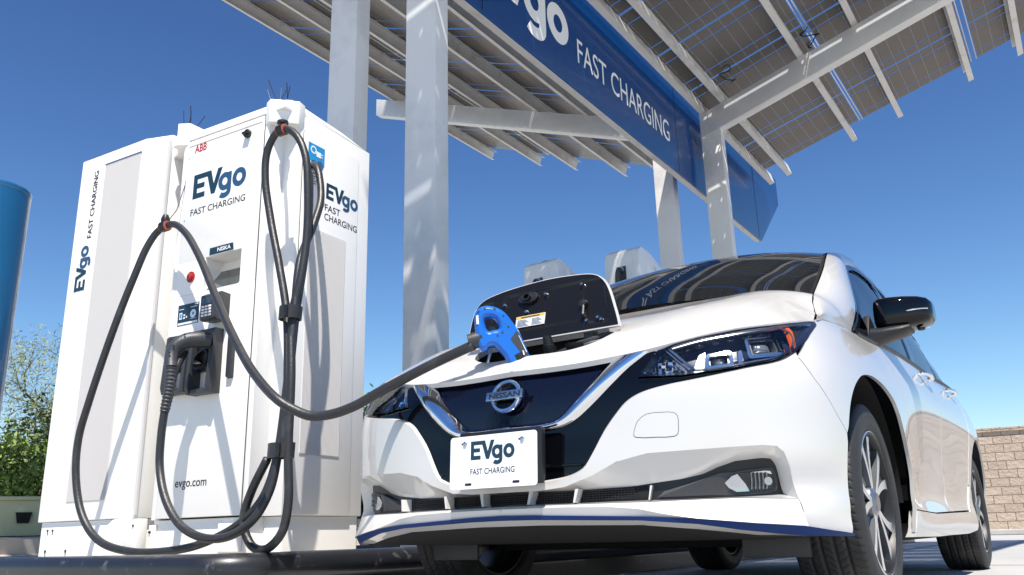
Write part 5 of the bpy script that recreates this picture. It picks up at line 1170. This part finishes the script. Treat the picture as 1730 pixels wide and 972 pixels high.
for sgn,par in zip((1,-1),HL):
    def put(nm,b,m_,sharp=35):
        b=b if sgn>0 else b.mirror(); return mk(nm,b.v,b.f,m_,par,sharp=sharp)
    put('lens_cover',MB().join(lensb),'glass')
    for (cs,cz,a,h,nm) in ((.674,.697,.040,.024,0),(.828,.735,.066,.0315,1)):
        fb,T2=frame_box(cs,cz,a,h,.10,-.016,-.050,.010,.010,skew=.15); put('projector_frame',fb,'chrome')
        fb2,T3=frame_box(cs,cz,a*.74,h*.70,.10,-.026,-.05,.004,.008,skew=.15); put('projector_bezel',fb2,'alloydark')
        # lens: domed
        c0=cs+(.004 if nm else 0); L=[(c0+ra*math.cos(t)*a*.50,cz+ra*math.sin(t)*h*.60) for t in (0,) for ra in (0,)]
        vs=[];k1=28
        for i,ra in enumerate((0.02,.35,.7,.92,1.0)):
            q=np.array([(cs+ra*np.sign(math.cos(t))*abs(math.cos(t))**.5*a*.60,cz+ra*np.sign(math.sin(t))*abs(math.sin(t))**.5*h*.56) for t in np.linspace(0,2*math.pi,k1,False)]); vs.append(skin_fn(-.030-.020*ra**3)(q))
        put('projector_lens',orient(MB().add(np.concatenate(vs),[(i+k1*j,(i+1)%k1+k1*j,(i+1)%k1+k1*(j+1),i+k1*(j+1)) for j in range(4) for i in range(k1)]+[tuple(range(k1))])),'lens')
    q=patch([(.462,.668),(.510,.734),(.524,.735),(.585,.670)],skin_fn(-.040),(),.01,0,0,.01); put('reflector',orient(q),'satin')
    q=patch([(.60,.676),(.622,.720),(.640,.728),(.636,.680)],skin_fn(-.040),(),.01,0,0,.01); put('reflector',orient(q),'satin')
    # reflector between projectors
    q=patch([(.728,.684),(.742,.690),(.746,.726),(.734,.722)],skin_fn(-.022),(),.01,.01,0,.01); put('reflector',orient(q),'chrome')
    # light guide: bright bars
    P=skin_fn(-.012)(np.array(sm2([(.545,.740),(.625,.758),(.735,.773),(.874,.790),(.93,.797),(.955,.785),(.945,.755),(.925,.735)],6))); put('light_guide',MB().tube([tuple(x) for x in P],.0042,8),'satin')
    P=skin_fn(-.014)(np.array([(.535,.742),(.60,.672)])); P2=skin_fn(-.014)(np.array([(.520,.742),(.588,.668)])); put('light_bar',MB().tube([tuple(x) for x in P],.0042,8).tube([tuple(x) for x in P2],.003,8),'satin')
    P=skin_fn(-.012)(np.array(sm2([(.60,.670),(.66,.672),(.75,.685),(.84,.700),(.88,.712)],5))); put('light_guide',MB().tube([tuple(x) for x in P],.0030,8),'satin')
    am=patch([(.928,.728),(.935,.728),(.980,.794),(.976,.806),(.958,.802)],skin_fn(-.012),(),.01,.012,0,.01); put('side_reflector',orient(am),'amber')
    # faceted turn signal reflector, inner triangle
    b=MB(); rs=np.random.RandomState(3)
    for i in range(12):
        for j in range(9):
            s=.452+i*.0105; z=.666+j*.0085
            if pip([(s,z)],[(.450,.666),(.505,.732),(.522,.732),(.575,.668)])[0]:
                h=rs.uniform(-.006,.006,4); q=np.array([(s-.005,z-.004),(s+.005,z-.004),(s+.005,z+.004),(s-.005,z+.004)]); p=skin_fn(-.036)(q); p[:,0]+=h; b.add(p,[(0,1,2,3)])
    put('turn_reflector',b,'chrome',5)
# ---- mirrors
def mir():
    b=MB(); # shell: lofted rounded rectangles along y
    secs=[]
    for y,xc,zc,hx,hz in ((.808,-.600,1.052,.030,.040),(.814,-.605,1.052,.055,.062),(.830,-.612,1.052,.075,.072),(.87,-.625,1.052,.086,.075),(.92,-.64,1.054,.088,.072),(.97,-.655,1.057,.084,.064),(1.0,-.668,1.060,.074,.053),(1.014,-.675,1.062,.052,.036)):
        L=[]
        for t in np.linspace(0,2*math.pi,28,False):
            c,s_=math.cos(t),math.sin(t); e=.55; L.append((xc+hx*abs(c)**e*np.sign(c),y,zc+hz*abs(s_)**e*np.sign(s_)*(1.0 if s_>0 else .85)))
        secs.append(L)
    n=28; b.add([q for L in secs for q in L],[(i+n*k,(i+1)%n+n*k,(i+1)%n+n*(k+1),i+n*(k+1)) for k in range(len(secs)-1) for i in range(n)]+[tuple(range(n)),tuple(range(n*(len(secs)-1),n*len(secs)))]); return b
MI=both('mirror_housing',mir(),'gloss',sharp=60)
for sgn,par in zip((1,-1),MI):
    def put(nm,b,m_,sharp=35):
        b=b if sgn>0 else b.mirror(); return mk(nm,b.v,b.f,m_,par,sharp=sharp)
    b=MB()
    secs=[]
    for y,xc,zc,hx,hz in ((.800,-.50,.950,.060,.042),(.835,-.53,.960,.052,.034),(.865,-.565,.972,.055,.030),(.91,-.60,.985,.062,.024),(.935,-.615,.994,.058,.018)):
        secs.append([(xc+hx*math.cos(t),y,zc+hz*math.sin(t)) for t in np.linspace(0,2*math.pi,18,False)])
    n=18; b.add([q for L in secs for q in L],[(i+n*k,(i+1)%n+n*k,(i+1)%n+n*(k+1),i+n*(k+1)) for k in range(len(secs)-1) for i in range(n)]+[tuple(range(n)),tuple(range(n*4,n*5))]); put('mirror_arm',b,'black')
    put('mirror_sail',MB().prism([(-.40,.925),(-.62,.935),(-.56,1.02),(-.50,1.045)],1,.772,.806,.004),'black')
    P=[(-.554,.90,1.052),(-.562,.94,1.056),(-.578,.98,1.060),(-.598,1.003,1.062)]; put('turn_repeater',MB().tube(smoothpts(P,5),.0035,8),'chrome')
    put('mirror_glass',MB().box((-.738,.84,1.012),(-.730,.985,1.098),.004),'chrome'); put('camera_pod',MB().lathe([(0,-.012),(.012,-.010),(.016,0)],(-.64,.965,.997),'z',14),'black')
# ---- door handles
def handle(s0,z0):
    p=skin_fn(0)(np.array([(s0-.10,z0),(s0,z0),(s0+.11,z0)])); a,c,e=[Vector(q) for q in p]; o=Vector((0,1,.15)).normalized()
    pts=[a+o*.004,a+o*.022,a*.5+c*.5+o*.034,c+o*.038,c*.45+e*.55+o*.034,e+o*.026,e+o*.006]
    b=MB().tube(smoothpts(pts,6),[.007]+[.0095]*35+[.008],12); 
    return b
def cupm(s0,z0): 
    el=[(s0+.055*math.cos(t),z0-.002+.030*math.sin(t)) for t in np.linspace(0,2*math.pi,24,False)]; return patch(el,skin_fn(.0015),(),.02,0,0,.012)
for s0,z0,par in ((2.87,.905,DF),(3.80,.945,DR)):
    for sgn,p_ in zip((1,-1),par):
        b=handle(s0,z0); b=b if sgn>0 else b.mirror(); o=mk('door_handle',b.v,b.f,'chrome',p_,sharp=60)
        b=orient(cupm(s0,z0)); b=b if sgn>0 else b.mirror(); mk('handle_recess',b.v,b.f,'paint',p_)
# lettering on the doors
for sgn,p_ in zip((1,-1),DF):
    ft_=lambda q:tuple(skin_fn(.003)(np.array([(2.13+q[0]*1.0,.440+q[1])]))[0])
    o=text('lettering','ZERO EMISSION',.020,ft_,'chrome',p_,bold=.02,width=.20,shear=.3)
    if sgn<0:
        for v in o.data.vertices: v.co.y*=-1
# tail lamp and hatch glass
shell=[(.93,.30),(1.0,.30),(1.0,.56),(1.10,.62),(1.25,.70),(1.40,.745),(1.60,.75),(1.80,.72),(1.93,.65),(2.005,.50),(2.02,.24),(3.78,.24),(3.80,.45),(3.88,.60),(3.97,.70),(4.1,.745),(4.3,.76),(4.3,1.0),(3.5,.975),(2.5,.935),(1.8,.895),(1.5,.88),(1.2,.845),(1.0,.80),(.93,.70)]
both('gap_backing',orient(patch(shell,skin_fn(-.024),(),.05,0,0,.03)),'dark')  # unseen dark sheet added behind the panels so their gaps read dark
both('shut_line_tube',MB().tube([tuple(hood_fn(-.006)(np.array([(x,y+.003)]))[0]) for x,y in sm2([(.297,.792)]+side[1:],4)],.0045,6),'black')  # dark tube added below the bonnet edge, stands in for the shaded shut line
both('tail_lamp',orient(patch([(4.62,.85),(4.95,.90),(5.0,1.02),(4.6,1.03)],skin_fn(.006),(),.03,.01,0,.02)),mat('red tail lamp',(.30,.01,.01),.1,0,1))
# ---- wheels
def wheel_parts():
    R=.320; W=.1075; P={}
    na,nl=576,56; 
    lat=np.concatenate([np.linspace(-1,-.80,8,False),np.linspace(-.80,.80,40,False),np.linspace(.80,1,9)]); nl=len(lat)
    an=np.linspace(0,2*math.pi,na,False)
    A,Lt=np.meshgrid(an,lat,indexing='ij')
    r=R-.006*np.abs(Lt)**4-.020*np.clip((np.abs(Lt)-.86)/.14,0,1)**2
    g=np.zeros_like(A)
    for c in (-.52,-.18,.18,.52): g=np.maximum(g,np.clip(1.25-np.abs(Lt-c)/.038,0,1))
    ph=A*84/(2*math.pi)
    for lo,hi,sk,fr in ((-.95,-.56,.55,1),(-.48,-.22,-.9,1),(-.14,.14,1.1,1),(.22,.48,-.9,1),(.56,.95,.55,1)):
        u=(ph*fr+Lt*sk*3)%1; m_=(Lt>lo)&(Lt<hi); g=np.maximum(g,np.where(m_,np.clip(1.2-np.abs(u-.5)/.085,0,1)*.55,0))
    g*= (np.abs(Lt)<.96); r=r-.0075*np.clip(g,0,1)
    tv=np.stack([r*np.cos(A),Lt*W,r*np.sin(A)],-1).reshape(-1,3)
    b=MB(); b.add(tv,[(i*nl+j,((i+1)%na)*nl+j,((i+1)%na)*nl+j+1,i*nl+j+1) for i in range(na) for j in range(nl-1)])
    for s in (1,-1):
        pr=[(R-.026,s*W),(R-.034,s*(W+.003)),(R-.045,s*(W+.006)),(R-.047,s*(W+.0048)),(R-.062,s*(W+.0062)),(R-.075,s*(W+.005)),(R-.085,s*(W+.001)),(R-.092,s*(W-.006)),(R-.096,s*(W-.014)),(R-.102,s*(W-.02))]
        b.lathe(pr,(0,0,0),'y',180)
    P['tyre']=(b,'tyre',60)
    b=MB().lathe([(.226,W-.008),(.229,W-.004),(.224,W-.001),(.216,W-.003),(.212,W-.012),(.206,.06),(.196,.0),(.20,-.07),(.218,-W+.01),(.226,-W+.01)],(0,0,0),'y',96); P['rim']=(b,'black',35)
    b=MB().lathe([(.2235,W-.0005),(.2265,W-.0012),(.2285,W-.0045)],(0,0,0),'y',96); P['rim_edge']=(b,'alloy',35)
    b=MB().lathe([(.05,.035),(.150,.035),(.150,.020),(.05,.020)],(0,0,0),'y',48); P['brake_disc']=(b,'disc',35)
    b=MB().box((-.10,.0,.06),(.10,.055,.145),.015); b.lathe([(0,.05),(.07,.05),(.075,0)],(0,0,0),'y',24); P['brake_caliper']=(b,'black',35)
    # spokes
    face=MB(); side=MB(); pocket=MB()
    def yface(r): return W-.012-.004*(1-min(1,r/.205))
    def pol(r,a): return (r*math.cos(a),r*math.sin(a))
    for k in range(5):
        a0=k*2*math.pi/5+math.pi/2+.08
        # each spoke: two machined ribs leaving the hub together and opening towards the rim
        for sg in (-1,1):
            cen=[(.036,.12),(.07,.13),(.11,.155),(.15,.20),(.185,.245),(.2105,.285)]
            wid=[.36,.28,.20,.17,.155,.17]
            Lf=[];Rt=[]
            for (r,o_),w_ in zip(cen,wid):
                a=a0+sg*o_; hw=w_*.5*(.2+.8*.12/max(r,.06)) if False else w_*.5
                Lf.append((r,a-hw)); Rt.append((r,a+hw))
            m_=len(cen); vs=[]
            for L in (Lf,Rt):
                for r,a in L: x,z=pol(r,a); vs.append((x,yface(r),z))
            for L in (Lf,Rt):
                for r,a in L: x,z=pol(r,a); vs.append((x*1.0,yface(r)-.020,z))
            face.add(vs[:2*m_],[(i,i+1,m_+i+1,m_+i) for i in range(m_-1)])
            side.add(vs,[(i,i+1,2*m_+i+1,2*m_+i) for i in range(m_-1)]+[(m_+i,m_+i+1,3*m_+i+1,3*m_+i) for i in range(m_-1)])
        # dark web between the two ribs, recessed
        vs=[];rr_=[.05,.09,.13,.17,.211]; oo=[.06,.08,.115,.165,.225]
        for r,o_ in zip(rr_,oo):
            for q in (-1,0,1):
                x,z=pol(r,a0+q*o_); vs.append((x,yface(r)-.009-(.006 if q==0 else 0),z))
        pocket.add(vs,[(3*i+j,3*i+j+1,3*i+j+4,3*i+j+3) for i in range(4) for j in (0,1)])
        # second dark layer on the outer flanks of each spoke
        for sg in (-1,1):
            vs=[]
            for r,o1,o2 in ((.06,.20,.50),(.10,.14,.32),(.15,.17,.30),(.19,.215,.35),(.211,.25,.42)):
                for o_,d in ((o1,.010),(o2,.026)): x,z=pol(r,a0+sg*o_); vs.append((x,yface(r)-d,z))
            pocket.add(vs,[(2*i,2*i+1,2*i+3,2*i+2) for i in range(4)])
    P['spokes']=(face,'alloy',20); P['spoke_flanks']=(side,'alloydark',20); P['spoke_pockets']=(pocket,'alloydark',20)
    b=MB().lathe([(0,W-.004),(.026,W-.005),(.030,W-.009),(.036,W-.012),(.055,W-.018),(.06,W-.04)],(0,0,0),'y',40); P['hub_cap']=(b,'alloydark',25)
    return P
WP=wheel_parts(); first=None
for (x,y,r0,lb) in ((0,.738,.35,'front wheel on the driver side, nearest the camera'),(-2.7,.745,1.1,'rear wheel on the driver side'),(0,-.738,.7,'front wheel on the far side, mostly hidden under the nose'),(-2.7,-.745,.2,'rear wheel on the far side, seen under the car')):
    h=bpy.data.objects.new('wheel',None); COL.objects.link(h); h.parent=car; h.location=Vector((x,y,.320))-ROOT[car]; h.rotation_euler=(0,0,0 if y>0 else math.pi); h['label']=lb
    if first is None:
        first=[]
        for nm,(b,m_,sh) in WP.items():
            o=mk(nm,b.v,b.f,m_,None,sharp=sh); bm=bmesh.new(); bm.from_mesh(o.data); bmesh.ops.recalc_face_normals(bm,faces=bm.faces); bm.to_mesh(o.data); bm.free(); o.data.set_sharp_from_angle(angle=math.radians(sh)); o.parent=h; first.append(o); o.rotation_euler=(0,r0 if 'brake' not in nm else 0,0)
    else:
        for o in first: c=o.copy(); COL.objects.link(c); c.parent=h; c.rotation_euler=(0,r0 if 'brake' not in o.name else 0,0)
# axle and suspension hints
b=MB().tube([(0,.70,.30),(-.05,.35,.24)],.03,10); MB().tube([(-2.7,-.72,.30),(-2.7,.72,.30)],.04,12).build('rear_axle','dark',car); both('suspension_arm',b,'dark')
